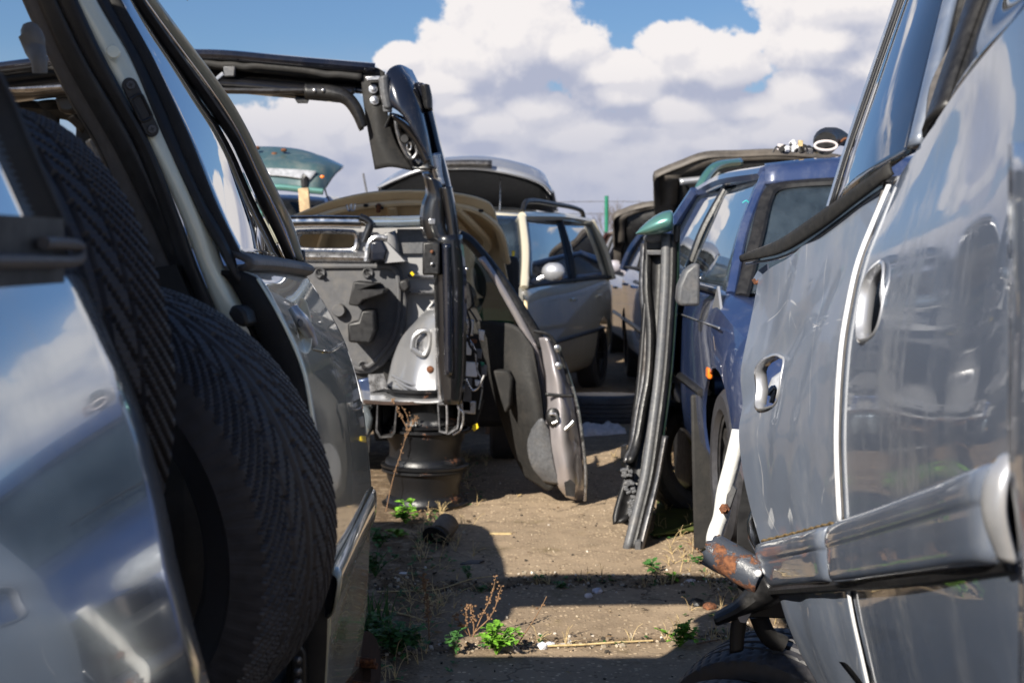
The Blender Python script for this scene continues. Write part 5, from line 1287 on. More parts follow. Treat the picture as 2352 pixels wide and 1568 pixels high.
# champagne people carrier
MV, d = car('people_carrier', 'champagne people carrier parked on the far side of the cut car, front door window open', (-.36, 12.05, 0), R(-15.5), 'champ', 4.2, 1.74, 1.62, 1.02, .85, .55, .35, mirror='silver', pr=.032, gl='bglass')
for sx in (-1, 1):
    b = B(); b.tube([V((sx * .62, d['y1'] + .12, d['H'] - .03)), V((sx * .62, d['y1'] + .22, d['H'] + .05)), V((sx * .62, .4, d['H'] + .06)), V((sx * .62, d['y2'] - .2, d['H'] + .03)), V((sx * .62, d['y2'] - .1, d['H'] - .04))], .022, 8, 30); put(MV, b, 'roof_rack', 'plast')
# blue car with its bonnet towards us
BC, d = car('blue_car', 'dark blue car facing the camera, dusty windscreen and scrap lying on its roof', (1.60, 6.72, .17), R(0.5), 'blue', 4.0, 1.66, 1.52, .96, .95, .48, .55, mirror=None, roof_in=.22, wbf=.885, gl='bglass', pr=.022)
b = B(); b.plate([V((x_, d['yc'] + .0, z_)) for x_, z_ in ((-.86, .90), (-.86, 1.07), (-.885, 1.07), (-.92, 1.04), (-.945, .98), (-.95, .93), (-.94, .90))], (0, .10, 0)); put(BC, b, 'wing_mirror', 'gplast', bev=.02)
b = B(); b.plate([V((-.80, d['yc'] - .05, .98)), V((-.80, d['yc'] - .18, .84)), V((-.82, d['yc'] + .08, .80)), V((-.78, d['yc'] + .1, .95))], (.01, 0, 0)); put(BC, b, 'mirror_bracket', 'silver')
b = B(); b.box(V((-.833, d['yc'] - .08, .64)), (.02, .07, .045)); put(BC, b, 'side_indicator', 'orange', bev=.008)
b = B(); wsm = [V((-d['wb'] * .95, d['yc'] - .02, d['zb'] + .0)), V((-d['wr'] * .98, d['y1'] - .07, d['zr'] - .055)), V((0, d['y1'] - .10, d['zr'] - .035)), V((d['wr'] * .98, d['y1'] - .07, d['zr'] - .055)), V((d['wb'] * .95, d['yc'] - .02, d['zb']))]
b.tube([wsm[0] - V((0, 0, .02)), wsm[0].lerp(wsm[1], .5), wsm[0].lerp(wsm[1], .93), wsm[1] + V((.05, 0, .0)), wsm[2].lerp(wsm[1], .5) + V((0, 0, .006)), wsm[2], wsm[3]], .030, 8, 60, flat=.6); put(BC, b, 'windscreen_seal', 'seal')
b = B(); b.loft([[V((x * d['wr'] * 1.03, d['y1'] - .06 - .03 * (1 - x * x), d['zr'] - .05 + .02 * (1 - x * x))) for x in (-1, -.5, 0, .5, 1)], [V((x * d['wr'] * 1.02, d['y1'] - .035 - .03 * (1 - x * x), d['zr'] + .01 + .03 * (1 - x * x))) for x in (-1, -.5, 0, .5, 1)], [V((x * d['wr'], d['y1'] + .03, d['zr'] + .035 + .035 * (1 - x * x))) for x in (-1, -.5, 0, .5, 1)]], 24, 10); put(BC, b, 'unseen_roof_header', 'blue', solid=.02)
b = B(); b.tube([V((-.62, d['yc'] - .03, .985)), V((-.3, d['yc'] - .03, 1.04)), V((-.05, d['yc'] - .04, 1.05))], .010, 6); b.tube([V((-.3, d['yc'] - .06, 1.0)), V((-.3, d['yc'] - .03, 1.04))], .007, 6); put(BC, b, 'wiper', 'plast')
b = B(); random.seed(5)
cx_ = -.12
for k_ in range(9):
    x = -.28 + .05 * k_
    t_ = (x - -.34) / (2 * d['wr'])
    yy = d['yc'] + .38; zz = d['zb'] + .36
    b.tube([V((x - .35, yy, zz)), V((x - .335, yy + .0, zz + .018 * (1 if k_ % 2 else .6))), V((x - .318, yy, zz - .002)), V((x - .305, yy, zz + .012))], .0025, 5, 10)
put(BC, b, 'crayon_mark', 'ink')
b = B(); b.plate([V((-.15, d['yc'] + .20, 1.10)), V((.5, d['yc'] + .20, 1.13)), V((.5, d['yc'] + .24, 1.18)), V((-.12, d['yc'] + .24, 1.16))], (0, .01, 0)); put(BC, b, 'windscreen_papers', 'white')
b = B(); b.tube([V((-.83, d['yc'] - .30, .83)), V((-.834, .2, .83))], .004, 6); put(BC, b, 'pinstripe', 'silver')
b = B(); b.plate([V((-.86, d['y0'] + 1.2, .52)), V((-.70, d['y0'] + 1.2, .52)), V((-.68, d['y0'] + 1.2, -.12)), V((-.84, d['y0'] + 1.2, -.14))], (0, .02, 0)); put(BC, b, 'mud_flap', 'trim', bev=.01)
# things on the blue car's roof
ro = BC.location + V((0, 0, d['H']))
def roofpt(u, v, Y): return P(u, v, Y)
hp_ = P(1898, 345, 6.55)
HN = thing('intake_duct', 'black rubber duct with a pale oval mouth lying on the blue roof', 'air duct', (hp_.x, hp_.y, ro.z))
b = B(); b.tube([P(1896, 330, 6.45), P(1898, 322, 6.6), P(1925, 316, 6.8), P(1960, 330, 6.9)], [.052, .058, .045, .02], 18); b.ob('hose', 'seal', HN)
b = B(); c_ = P(1896, 335, 6.42); b.tube([c_ + V((.05 * math.cos(q / 16 * 6.2832), -.01, .020 * math.sin(q / 16 * 6.2832))) for q in range(17)], .006, 8, 40); b.ob('mouth', 'cloth', HN)
b = B(); b.tube([P(1925, 330, 6.6), P(1945, 318, 6.6), P(1955, 345, 6.6)], .006, 6); b.ob('cable', 'rust', HN)
SC = thing('loom_scrap', 'tangle of broken plugs and wires on the blue roof beside the black duct', 'scrap', tuple(P(1830, 352, 6.5)))
random.seed(9)
for i in range(26):
    u = random.uniform(1790, 1885); v = 346 - random.random() ** 2 * (18 if 1815 < u < 1850 else 8)
    mt = random.choice(('white', 'trim', 'gplast', 'plast', 'dmetal', 'straw', 'cloth', 'trim'))
    b = B(); b.box(P(u, v, 6.5 + random.uniform(-.05, .1)), (random.uniform(.012, .035), random.uniform(.012, .03), random.uniform(.01, .03)), Matrix.Rotation(random.uniform(0, 3), 4, (1, .4, .7))); b.ob('broken_plug', mt, SC, bev=.002)
for i in range(5):
    b = B(); u0 = 1775 + i * 18; b.tube([P(u0, 350, 6.5), P(u0 + 8, 338 - 4 * (i % 2), 6.5), P(u0 + 22, 344, 6.52), P(u0 + 34, 349, 6.5)], .004, 6); b.ob('wire', 'plast', SC)
# beige front end with its bonnet up, sawn short
BG = thing('beige_wreck', 'beige front end of a sawn car with its bonnet propped up', 'car wreck', (-.68, 8.6, 0))
bq = [[(664, 500, 8.5), (760, 462, 8.42), (860, 441, 8.35), (960, 438, 8.3), (1060, 446, 8.32), (1122, 464, 8.4), (1138, 490, 8.45)],
      [(640, 530, 8.6), (760, 492, 8.5), (860, 478, 8.45), (960, 474, 8.42), (1060, 484, 8.45), (1132, 506, 8.5), (1146, 530, 8.55)],
      [(640, 580, 8.8), (760, 545, 8.75), (860, 540, 8.72), (960, 538, 8.7), (1060, 545, 8.72), (1138, 560, 8.75), (1156, 590, 8.8)],
      [(650, 640, 9.0), (760, 628, 9.0), (860, 625, 9.0), (960, 625, 9.0), (1060, 628, 9.0), (1146, 640, 9.0), (1168, 650, 9.0)]]
b = B(); b.loft([[P(*q) for q in r] for r in bq], 50, 36); bn = b.ob('bonnet', 'beige', BG, .012)
for pts, r0 in (([(700, 508, 8.46), (800, 480, 8.42), (960, 466, 8.36), (1080, 480, 8.40), (1140, 520, 8.48), (1164, 600, 8.75)], .03), ([(900, 475, 8.38), (905, 540, 8.66), (900, 620, 8.95)], .03), ([(1050, 480, 8.38), (1090, 520, 8.5), (1120, 560, 8.7), (1090, 600, 8.85)], .03), ([(760, 495, 8.45), (740, 560, 8.72), (720, 630, 8.95)], .03), ([(1040, 500, 8.46), (1075, 545, 8.65), (1085, 600, 8.84), (1060, 625, 8.9)], .02)):
    b = B(); b.tube(T(0, *pts), r0, 8, 30, flat=.7); b.ob('bonnet_rib', 'beige', BG)
for u, v in ((800, 462), (808, 462)):
    b = B(); b.tube(T(8.3, (u - 4, 470), (u, 484), (u + 6, 482), (u + 8, 468)), .006, 6); b.ob('bonnet_catch', 'metal', BG)
for u, v in ((840, 472), (868, 474), (735, 497), (1105, 484), (875, 478)):
    b = B(); b.ball(P(u, v, 8.36), (.016, .01, .012), 10); b.ob('bump_stop', 'trim', BG)
b = B(); b.tube([P(870, 470, 8.33), P(869, 486, 8.36)], .014, 8); b.ob('bonnet_lock', 'rust', BG)
pb('tag', 'yellow', [(1176, 576), (1182, 576), (1182, 588), (1176, 588)], 8.7, (0, .01, 0), par=BG)
b = B(); b.box((-.68, 8.72, .62), (1.4, .75, .75)); b.box((-.68, 9.12, .75), (1.45, .10, 1.0)); b.ob('engine_bay', 'trim', BG, bev=.04)
for sx in (-1, 1):
    b = B(); b.loft([[V((-.68 + sx * .76, y, z)) for y in (8.2, 8.6, 9.15)] for z in (.3, .7, 1.0)], 10, 10); b.ob('wing', 'beige', BG, .02)
    wheel(BG, V((-.68 + sx * .64, 8.75, .30)), (sx, 0, 0))
# silver van further back with its bonnet up
SV, d = car('silver_van', 'large silver car behind the champagne one with its black lined bonnet up', (-.52, 16.8, .25), R(1), 'silver', 4.4, 1.9, 1.75, 1.2, 1.0, .6, .3, hoodopen=True, mirror='silver')
SY_ = SV.location.y + d['y0']
sr = [[(862, 432, SY_), (905, 412, SY_ - .12), (960, 392, SY_ - .2), (1030, 388, SY_ - .24), (1100, 390, SY_ - .24), (1180, 404, SY_ - .2), (1236, 424, SY_ - .1), (1258, 446, SY_)],
      [(858, 428, SY_ + .1), (905, 407, SY_ - .08), (960, 386, SY_ - .16), (1030, 379, SY_ - .2), (1100, 380, SY_ - .2), (1180, 395, SY_ - .16), (1240, 416, SY_ - .04), (1262, 440, SY_ + .1)],
      [(862, 432, SY_ + .4), (910, 398, SY_ + .3), (970, 376, SY_ + .25), (1030, 366, SY_ + .25), (1100, 364, SY_ + .25), (1170, 374, SY_ + .28), (1236, 398, SY_ + .35), (1264, 440, SY_ + .4)],
      [(868, 480, SY_ + 1.0), (920, 470, SY_ + 1.0), (980, 468, SY_ + 1.0), (1040, 468, SY_ + 1.0), (1100, 468, SY_ + 1.0), (1180, 472, SY_ + 1.0), (1236, 478, SY_ + 1.0), (1278, 486, SY_ + 1.0)]]
def putw(par, b, name, mat, **k):
    return b.ob(name, mat, par, **k)
b = B(); b.loft([[P(*q) for q in r] for r in sr], 40, 30); putw(SV, b, 'bonnet', 'silver', solid=.02)
b = B(); b.loft([[P(q[0] * .955 + 48, q[1] + 5, q[2] + .05) for q in r] for r in (sr[0], [(u, v + 16, y - .1) for u, v, y in sr[2]], [(u, v - 2, y - .1) for u, v, y in sr[3]])], 30, 20); putw(SV, b, 'bonnet_lining', 'seal', solid=.02)
b = B(); b.band(T(SY_ - .26, (990, 372), (1060, 369), (1120, 370)), T(SY_ - .26, (990, 386), (1060, 384), (1120, 386)), 14, (0, -.03, 0)); putw(SV, b, 'grille', 'dmetal', solid=.02)
b = B(); b.tube([V((.35, d['y0'] + .1, 1.0)), V((.37, d['y0'] + .2, 1.95))], .006, 6); put(SV, b, 'prop_rod', 'metal')
b = B(); c_ = P(1326, 516, 15.7); b.box(c_, (.19, .10, .165)); b.tube([c_ - V((.08, 0, .05)), V((.42, 15.8, c_.z - .12))], .02, 8); b.ob('wing_mirror', 'silver', SV, bev=.04)
# black car with raised bonnet on the right, far end
KC, d = car('black_car', 'black car at the far right row, bonnet up and pale pink mirror', (2.05, 16.3, .0), R(1), 'navy', 4.1, 1.7, 1.5, 1.0, 1.0, .55, .5, hoodopen=True, mirror='lilac')
kt = [(1406, 560, 15.3), (1405, 520, 15.2), (1406, 492, 15.1), (1430, 480, 15.1), (1452, 472, 15.1), (1490, 464, 15.05), (1540, 462, 15.05), (1600, 466, 15.05), (1640, 480, 15.1), (1644, 520, 15.2), (1644, 560, 15.3)]
kb = [(1408, 612, 15.5), (1412, 614, 15.5), (1420, 615, 15.5), (1440, 615, 15.5), (1470, 615, 15.5), (1500, 615, 15.5), (1540, 615, 15.5), (1600, 615, 15.5), (1630, 615, 15.5), (1638, 614, 15.5), (1642, 612, 15.5)]
KHOOD = (kt, kb)
MC, d = car('dark_red_car', 'dark red car stripped and parked between the champagne and black cars, white mirror', (2.22, 21.2, .1), R(2), 'maroon', 4.1, 1.7, 1.5, 1.0, 1.0, .55, .5, mirror='white')
# grey car with a tall raised bonnet right behind the blue one
HC, d = car('grey_hood_car', 'grey car behind the blue one showing only its tall open bonnet', (1.98, 12.4, .06), R(0), 'dblue', 4.2, 1.8, 1.45, 1.05, 1.0, .55, .5, hoodopen=True)
def traced_hood(par, top, bot, mt, inner, rim=.05, Yb=.5):
    n_ = 60
    tp, bt = cr([P(*q) for q in top], n_), cr([P(*q) for q in bot], n_)
    b = B(); b.grid([[a_ + V((0, -.05, -.05)) for a_ in tp], tp, [a_ + V((0, .05, .006)) for a_ in tp], [a_.lerp(c_, .5) + V((0, .10, .06)) for a_, c_ in zip(tp, bt)], [c_ + V((0, .05, 0)) for c_ in bt]]); b.ob('bonnet', mt, par, .012)
    ctr = sum(tp, V((0, 0, 0))) / n_; ctr.z = (tp[n_ // 2].z + bt[n_ // 2].z) / 2
    ins = lambda q, f: q.lerp(V((ctr.x, q.y, ctr.z)), f) + V((0, -.02, 0))
    b = B(); b.grid([[ins(a_, rim) for a_ in tp], [ins(a_, rim + .16) + V((0, -.012, 0)) for a_ in tp]]); b.ob('bonnet_frame', mt, par, .03)
    b = B(); b.grid([[ins(a_, rim + .17) for a_ in tp], [ins(a_.lerp(c_, .5), .14) for a_, c_ in zip(tp, bt)], [ins(c_, .10) for c_ in bt]]); b.ob('bonnet_lining', inner, par, .012)
ht = [(1504, 470, 11.7), (1503, 430, 11.5), (1504, 397, 11.3), (1520, 388, 11.3), (1560, 372, 11.25), (1618, 351, 11.2), (1700, 347, 11.2), (1790, 344, 11.2), (1880, 350, 11.25), (1960, 365, 11.3), (2020, 395, 11.3), (2024, 430, 11.5), (2024, 470, 11.7)]
hb_ = [(1507, 560, 12.0), (1512, 565, 12.0), (1520, 568, 12.0), (1540, 570, 12.0), (1580, 570, 12.0), (1640, 570, 12.0), (1700, 570, 12.0), (1790, 570, 12.0), (1880, 570, 12.0), (1960, 570, 12.0), (2000, 570, 12.0), (2015, 565, 12.0), (2020, 560, 12.0)]
traced_hood(HC, ht, hb_, 'hoodtrim', 'seal')
traced_hood(KC, *KHOOD, 'hoodtrim', 'seal')
b = B(); b.band(T(11.2, (1560, 412), (1600, 408), (1636, 405)), T(11.2, (1562, 424), (1600, 420), (1636, 418)), 10, (0, -.02, 0)); put(HC, b, 'hood_strip', 'silver', solid=.02) if False else b.ob('hood_strip', 'silver', HC, .02)
# dark blue hatchback with a teal tailgate raised, far left
TCR, d = car('dark_blue_hatchback', 'dark blue hatchback far left with its teal tailgate raised', (-2.42, 14.6, .30), R(0), 'dblue', 3.8, 1.65, 1.55, 1.02, .9, .5, .3)
tg = [[(540, 345, 13.4), (600, 340, 13.3), (680, 345, 13.3), (740, 362, 13.3), (790, 384, 13.4)], [(545, 360, 13.2), (610, 356, 13.1), (680, 362, 13.1), (740, 374, 13.1), (784, 388, 13.2)], [(560, 385, 12.95), (610, 382, 12.9), (680, 386, 12.9), (730, 392, 12.9), (762, 410, 13.0)], [(580, 430, 12.8), (620, 428, 12.8), (680, 436, 12.8), (720, 442, 12.8), (744, 436, 12.9)]]
b = B(); b.loft([[P(*q) for q in r] for r in tg], 36, 24); 
TG = b.ob('tailgate', 'teald', TCR, .03)
b = B(); b.loft([T(0, *r) for r in ([(600, 386, 12.84), (660, 388, 12.84), (728, 393, 12.84)], [(612, 402, 12.8), (660, 406, 12.8), (712, 414, 12.8)])], 12, 6); b.ob('tailgate_window', 'lamp', TG, .006)
b = B(); b.tube(T(12.8, (700, 432), (700, 410), (704, 404)), .035, 8); b.ob('hinge_arm', 'plast', TG)
b = B(); b.tube(T(12.8, (588, 432), (640, 430), (700, 436), (742, 440)), .03, 8, 20); b.ob('lower_edge', 'teal', TG)
b = B(); b.tube(T(12.9, (745, 430), (752, 452), (768, 480)), .008, 6); b.ob('gas_strut', 'plast', TG)
for u, v in ((590, 340), (652, 345), (630, 354)):
    b = B(); b.ball(P(u, v, 13.1), (.03, .03, .02), 10); b.ob('rubber_stop', 'rust', TG)
b = B(); b.ball(P(740, 406, 12.75), (.02, .01, .015), 10); b.ob('reflector', 'orange', TG)
tl = B(); tl.box(P(712, 470, 11.9), (.075, .06, .55), Matrix.Rotation(R(6), 4, 'Y')); tlo = tl.ob('timber_prop', 'wood', None, bev=.004)
# timber reaches down to the ground behind the wrecks
tb2 = B(); tb2.box(V((P(716, 600, 11.9).x, 11.9, .9)), (.085, .06, 1.8), Matrix.Rotation(R(-4), 4, 'Y'))
bpy.data.objects.remove(tlo); tlo = tb2.ob('timber_prop', 'wood', None, bev=.004); recentre(tlo, (P(722, 600, 11.9).x, 11.9, 0)); tag(tlo, 'pale timber batten standing upright before the dark blue hatchback', 'timber')
pole = B(); pole.tube(T(14.5, (834, 398), (842, 440)), .012, 6); pole.tube([P(842, 440, 14.5), V((P(842, 440, 14.5).x + .05, 14.5, 0))], .014, 6)
po_ = pole.ob('whip_aerial', 'wire', None); recentre(po_, (P(842, 440, 14.5).x + .05, 14.5, 0)); tag(po_, 'thin grey aerial rod standing left of the silver bonnet', 'aerial')

# ------------------------------------------------------------------ fence and far trees
FY = 26
FN = thing('wire_fence', 'green post fence with strands of barbed wire across the back', 'fence', (1.6, FY, 0))
zt = P(1393, 450, FY).z; xp = P(1393, 500, FY).x
for k_ in range(-5, 8):
    b = B(); b.tube([V((xp + 3 * k_, FY, 0)), V((xp + 3 * k_, FY, zt))], .036, 10); b.ob('post', 'postg', FN)
for dz in (.10, .32, .5, .7, .9, 1.1, 1.3, 1.5, 1.7, 1.9):
    b = B(); b.tube([V((xp + 3 * k_ / 2, FY, zt - dz - (.02 if k_ % 2 else 0))) for k_ in range(-10, 15)], .007 if dz < .4 else .004, 5, 60)
    if dz < .4:
        for q in range(120):
            x = xp - 15 + q * .3; b.box((x, FY, zt - dz), (.008, .008, .05), Matrix.Rotation(.6 * (1 if q % 2 else -1), 4, 'Y'))
    b.ob('barbed_wire' if dz < .4 else 'strand', 'wire', FN)
def bare_tree(name, x, y, h, seed, label):
    random.seed(seed)
    t_ = thing(name, label, 'tree', (x, y, 0), 'bare trees beyond the fence')
    tr = B(); cw = B()
    def grow(bm_, p, d_, l, r0, lev):
        q = p + d_ * l
        mid = p.lerp(q, .5) + V((random.uniform(-1, 1), random.uniform(-1, 1), 0)) * l * .06
        bm_.tube([p, mid, q], [r0, r0 * .8, r0 * .6], 5 if lev else 8, 5, cap=False)
        if lev >= 5: return
        for k_ in range(3 if lev < 4 else 4):
            nd = (d_ + V((random.uniform(-1, 1), random.uniform(-1, 1), random.uniform(-.1, .7))) * .62).normalized()
            grow(cw, p.lerp(q, random.uniform(.5, 1)), nd, l * random.uniform(.55, .8), r0 * .55, lev + 1)
    grow(tr, V((x, y, 0)), V((0, 0, 1)), h * .32, h * .02, 0)
    tr.ob('trunk', 'bark', t_); cw.ob('crown', 'bark', t_)
for i, (x, y, h, lb) in enumerate(((4.2, 60, 4.2, 'bare bushy tree just left of the green fence post'), (2.2, 72, 3.6, 'low bare tree left of the bushy one, beyond the fence'), (7.0, 66, 4.4, 'bare tree right of the green fence post'), (-14, 70, 5, 'bare tree hidden beyond the silver bonnet'), (16, 75, 5, 'bare tree far off behind the black car'))):
    bare_tree('bare_tree', x, y, h, 20 + i, lb)

# ------------------------------------------------------------------ scrap lying about
tyre('dark tyre lying flat on the ground by the champagne car', (P(1382, 925, 10.6).x, 10.6, .10), (0, .05, 1), TS, 1.05)
random.seed(4)
cp = G(1385, 992)
b = B(); gr_ = []
for j in range(12):
    gr_.append([cp + V(((i - 10) * .017, (j - 6) * .05, max(.01, .035 + .045 * noise.noise(V((i * .35, j * .5, 2)))) * (1 if 1 < i < 19 and 0 < j < 11 else .2))) for i in range(21)])
b.grid(gr_); ro_ = b.ob('rag', 'cloth', None, .004); recentre(ro_, cp); tag(ro_, 'dirty white rag crumpled on the ground by the flat tyre', 'rag')
cp = G(1140, 1000)
CA = thing('brake_caliper', 'rusty brown brake caliper lying on the ground between cut car and mauve door', 'brake part', tuple(cp))
b = B(); b.plate([cp + V(q) for q in ((-.08, 0, .0), (-.075, 0, .09), (-.03, 0, .13), (.03, 0, .12), (.02, 0, .08), (-.02, 0, .075), (-.03, 0, .05), (.05, 0, .04), (.06, 0, .0))], (0, .10, 0)); b.ob('caliper_body', plain('brown_rust', (.17, .10, .06), .8, 0, .3, .3, 30), CA, bev=.012)
b = B(); b.tube([cp + V((.0, -.02, .09)), cp + V((.02, .14, .10))], .028, 12); b.ob('piston', 'rust', CA)
cp = G(1012, 1250)
DP = thing('drum_part', 'small brown drum lying on the shaded concrete near the rims', 'scrap', tuple(cp))
b = B(); b.lathe([(.0001, .09), (.04, .09), (.05, .08), (.052, .02), (.045, 0), (.0001, 0)], 24, mrot(cp + V((0, .0, .05)), (.3, .6, .35))); b.ob('drum', plain('brown_drum', (.17, .135, .10), .7, .2, .3, .2, 30), DP)
b = B(); b.lathe([(.03, .02), (.062, .015), (.064, 0), (.03, 0)], 20, mrot(cp + V((-.02, -.05, .035)), (.3, .6, .35))); b.ob('flange', 'seal', DP)
def debris(name, label, cat, u, v, pts, mt, th, z=.01):
    c_ = G(u, v, 0); b = B(); b.plate([c_ + V((x, y, z)) for x, y in pts], (0, 0, th)); o = b.ob(name, mt, None, bev=min(.003, th * .3)); recentre(o, c_); tag(o, label, cat)
debris('paper_scrap', 'scrap of pale paper on the shaded concrete under the left car door', 'paper', 928, 1322, ((-.02, -.01), (.02, -.015), (.025, .01), (-.015, .012)), 'white', .004)
debris('plastic_shard', 'grey plastic shard lying in the shade right of the small brown drum', 'shard', 1085, 1298, ((-.05, -.03), (.03, -.02), (.05, .03), (-.01, .04)), 'gplast', .006)
debris('white_stick', 'pale broken stick in front of the upright door', 'stick', 1436, 1166, ((-.03, -.02), (.02, .015), (.025, .03), (-.02, -.005)), 'white', .012, .02)
debris('black_stick', 'short black tipped stick lying in shade beyond the drum', 'stick', 1150, 1232, ((-.05, -.01), (.05, -.012), (.05, .012), (-.05, .012)), 'straw', .008)
def blob_mesh(r, seed):
    random.seed(seed); bm = bmesh.new(); bmesh.ops.create_icosphere(bm, subdivisions=2, radius=r)
    for v_ in bm.verts: v_.co *= 1 + .35 * noise.noise(v_.co / r * 1.3 + V((seed, 0, 0))); v_.co.z *= .65
    me = bpy.data.meshes.new('stone'); bm.to_mesh(me); bm.free(); me.materials.append(M['stone'])
    return me
blobs = [blob_mesh(.02, s_) for s_ in range(5)]
random.seed(21)
stl = [(1246, 1487, 'white', 1.0, 'small white pebble at the end of the straw'), (1262, 1484, 'white', .8, 'smaller white pebble touching the straw'), (1372, 1362, 'lilac', 1.0, 'pinkish pebble near the slab joint'), (1352, 1372, 'cloth', .8, 'flat pale pebble left of the pinkish one'), (1630, 1400, 'rust', 1.3, 'brown rusted lump near the white strut'), (1600, 1392, 'seal', 1.5, 'black lump of rubber near the brown one'), (1588, 1336, 'cloth', 1.4, 'pale stone on the earth bank at right'), (1176, 1495, 'stone', 1.2, 'grey stone behind the bright green weed')]
for u, v, mt, sc_, lb in stl:
    me = random.choice(blobs).copy(); me.materials.clear(); me.materials.append(M[mt])
    o = bpy.data.objects.new('pebble', me); COL.objects.link(o)
    c_ = G(u, v); o.location = (c_.x, c_.y, gz(c_.x, c_.y) + .006); o.rotation_euler = (0, 0, random.uniform(0, 6)); o.scale = (sc_,) * 3
    tag(o, lb, 'pebble')
# loose gravel and grit: one uncounted scatter
b = B(); random.seed(31)
for i in range(2600):
    y = random.uniform(4.05, 8.2); x = random.uniform(-.55, 1.15)
    if random.random() < .75: 
        y = random.choice((joint1, joint2))(x) + random.gauss(0, .05)
    if x < .75 and random.random() < .5: x = .75 + abs(random.gauss(0, .2))
    r0 = random.uniform(.002, .0055) * (1.5 if random.random() < .1 else 1)
    b.box((x, y, gz(x, y) + r0 * .4), (r0 * 2, r0 * random.uniform(1.2, 2.4), r0 * random.uniform(.8, 1.6)), Matrix.Rotation(random.uniform(0, 3), 4, (random.random(), random.random(), 1)))
gm, t, p = newmat('mixed_grit')
ge_ = t.nodes.new('ShaderNodeNewGeometry'); cr_ = t.nodes.new('ShaderNodeValToRGB')
for ps_, c_ in ((0, (.05, .04, .03)), (.3, (.20, .15, .10)), (.6, (.36, .30, .22)), (.9, (.55, .50, .43))):
    e_ = cr_.color_ramp.elements.new(ps_); e_.color = (*c_, 1)
cr_.color_ramp.interpolation = 'CONSTANT'
lk(t, ge_.outputs['Random Per Island'], cr_.inputs[0]); lk(t, cr_.outputs[0], p.inputs['Base Color']); p.inputs['Roughness'].default_value = .9
o = b.ob('gravel', gm, None, ang=80); o['kind'] = 'stuff'; o['label'] = 'loose grit and small stones scattered on the concrete'; o['category'] = 'gravel'

# ------------------------------------------------------------------ weeds, dry stalks, straw
def leaf(b, p, d_, n_, l, w_, lobes=3):
    """one lobed leaf folded along its midrib"""
    d_ = d_.normalized(); s_ = d_.cross(n_)
    if s_.length < .01: s_ = d_.orthogonal()
    s_.normalize(); n2 = s_.cross(d_)
    prof = [(0, .0), (.18, .35), (.32, .30), (.45, 1.), (.58, .55), (.72, .85), (.84, .4), (1, 0)]
    mid = [p + d_ * l * f - n2 * l * .12 * f * f for f, _ in prof]
    bm = b.bm
    mv = [bm.verts.new(q) for q in mid]
    for sg in (-1, 1):
        ov = [bm.verts.new(q + s_ * sg * w_ * w0 + n2 * w_ * w0 * .35) for q, (f, w0) in zip(mid[1:-1], prof[1:-1])]
        ch = [mv[0]] + ov + [mv[-1]]
        for i in range(len(prof) - 1):
            q = [mv[i], mv[i + 1], ch[i + 1], ch[i]]
            q = list(dict.fromkeys(q))
            if len(q) > 2:
                try: bm.faces.new(q)
                except ValueError: pass
def weed(label, u, v, wd, ht, n, mt, seed, l=.045, group='weeds in the cracks', z=0):
    random.seed(seed)
    c_ = G(u, v); c_.z = gz(c_.x, c_.y)
    t_ = thing('weed', label, 'weed', tuple(c_), group)
    st, lf = B(), B()
    ns = max(4, n // 9)
    for i in range(ns):
        a_ = random.uniform(0, 6.283); rr_ = random.random() ** .6
        tip = c_ + V((math.cos(a_) * rr_ * wd, math.sin(a_) * rr_ * wd * .8, ht * (1 - .55 * rr_ ** 2) * random.uniform(.6, 1.05)))
        mid = c_.lerp(tip, .5) + V((0, 0, ht * .12))
        st.tube([c_, mid, tip], [.0022, .0012], 5, 6)
        pts = cr([c_, mid, tip], 10)
        for k_ in range(max(3, n // ns)):
            q = pts[random.randint(3, 9)]
            az = random.uniform(0, 6.283)
            d_ = V((math.cos(az), math.sin(az), random.uniform(-.1, .7)))
            leaf(lf, q, d_, V((random.uniform(-.3, .3), random.uniform(-.3, .3), 1)), l * random.uniform(.6, 1.15), l * random.uniform(.28, .42))
    st.ob('stems', mt, t_); lf.ob('leaves', mt, t_)
weed('bright green lobed weed in sunlight beside the slab joint', 1140, 1502, .088, .125, 170, 'leaf', 1, .034)
weed('small green nettle like weed on the sunny concrete at right', 1560, 1486, .062, .095, 80, 'leaf', 2, .036)
weed('spreading dark green weed under the left car door', 905, 1502, .125, .135, 230, 'leafd', 3, .036)
weed('dark weed hugging the left car door, half hidden', 845, 1480, .09, .12, 110, 'leafd', 4, .034)
weed('green weed growing at the foot of the rim stack', 932, 1208, .085, .12, 90, 'leaf', 5, .04)
weed('tiny yellow green weed in the light left of the drum', 912, 1238, .06, .04, 40, 'leaf', 6, .035)
weed('small seedling standing alone in the shaded concrete', 1076, 1336, .02, .07, 10, 'leafd', 7, .035)
weed('low seedling in the joint right of the lone seedling', 1105, 1358, .03, .03, 14, 'leafd', 8, .03)
weed('thin dark seedling left of the bright green weed', 1048, 1500, .035, .09, 24, 'leafd', 9, .035)
weed('ragged leaves at the near edge of the earth bank', 1500, 1318, .06, .05, 26, 'leafd', 10, .04)
weed('round leaved seedling on the earth bank by the pale stone', 1545, 1330, .03, .03, 10, 'leaf', 11, .035)
weed('dark ground hugging weed behind the left door strip', 862, 1330, .10, .13, 110, 'leafd', 12, .035)
weed('dark weed along the left door beyond the strip', 872, 1262, .08, .10, 70, 'leafd', 13, .035)
weed('low trailing weed on the earth bank nearest the rusty tube', 1600, 1300, .06, .03, 26, 'leafd', 14, .03)
weed('flat weed in the slab joint between the shade bands', 1290, 1352, .05, .02, 20, 'leafd', 15, .028)
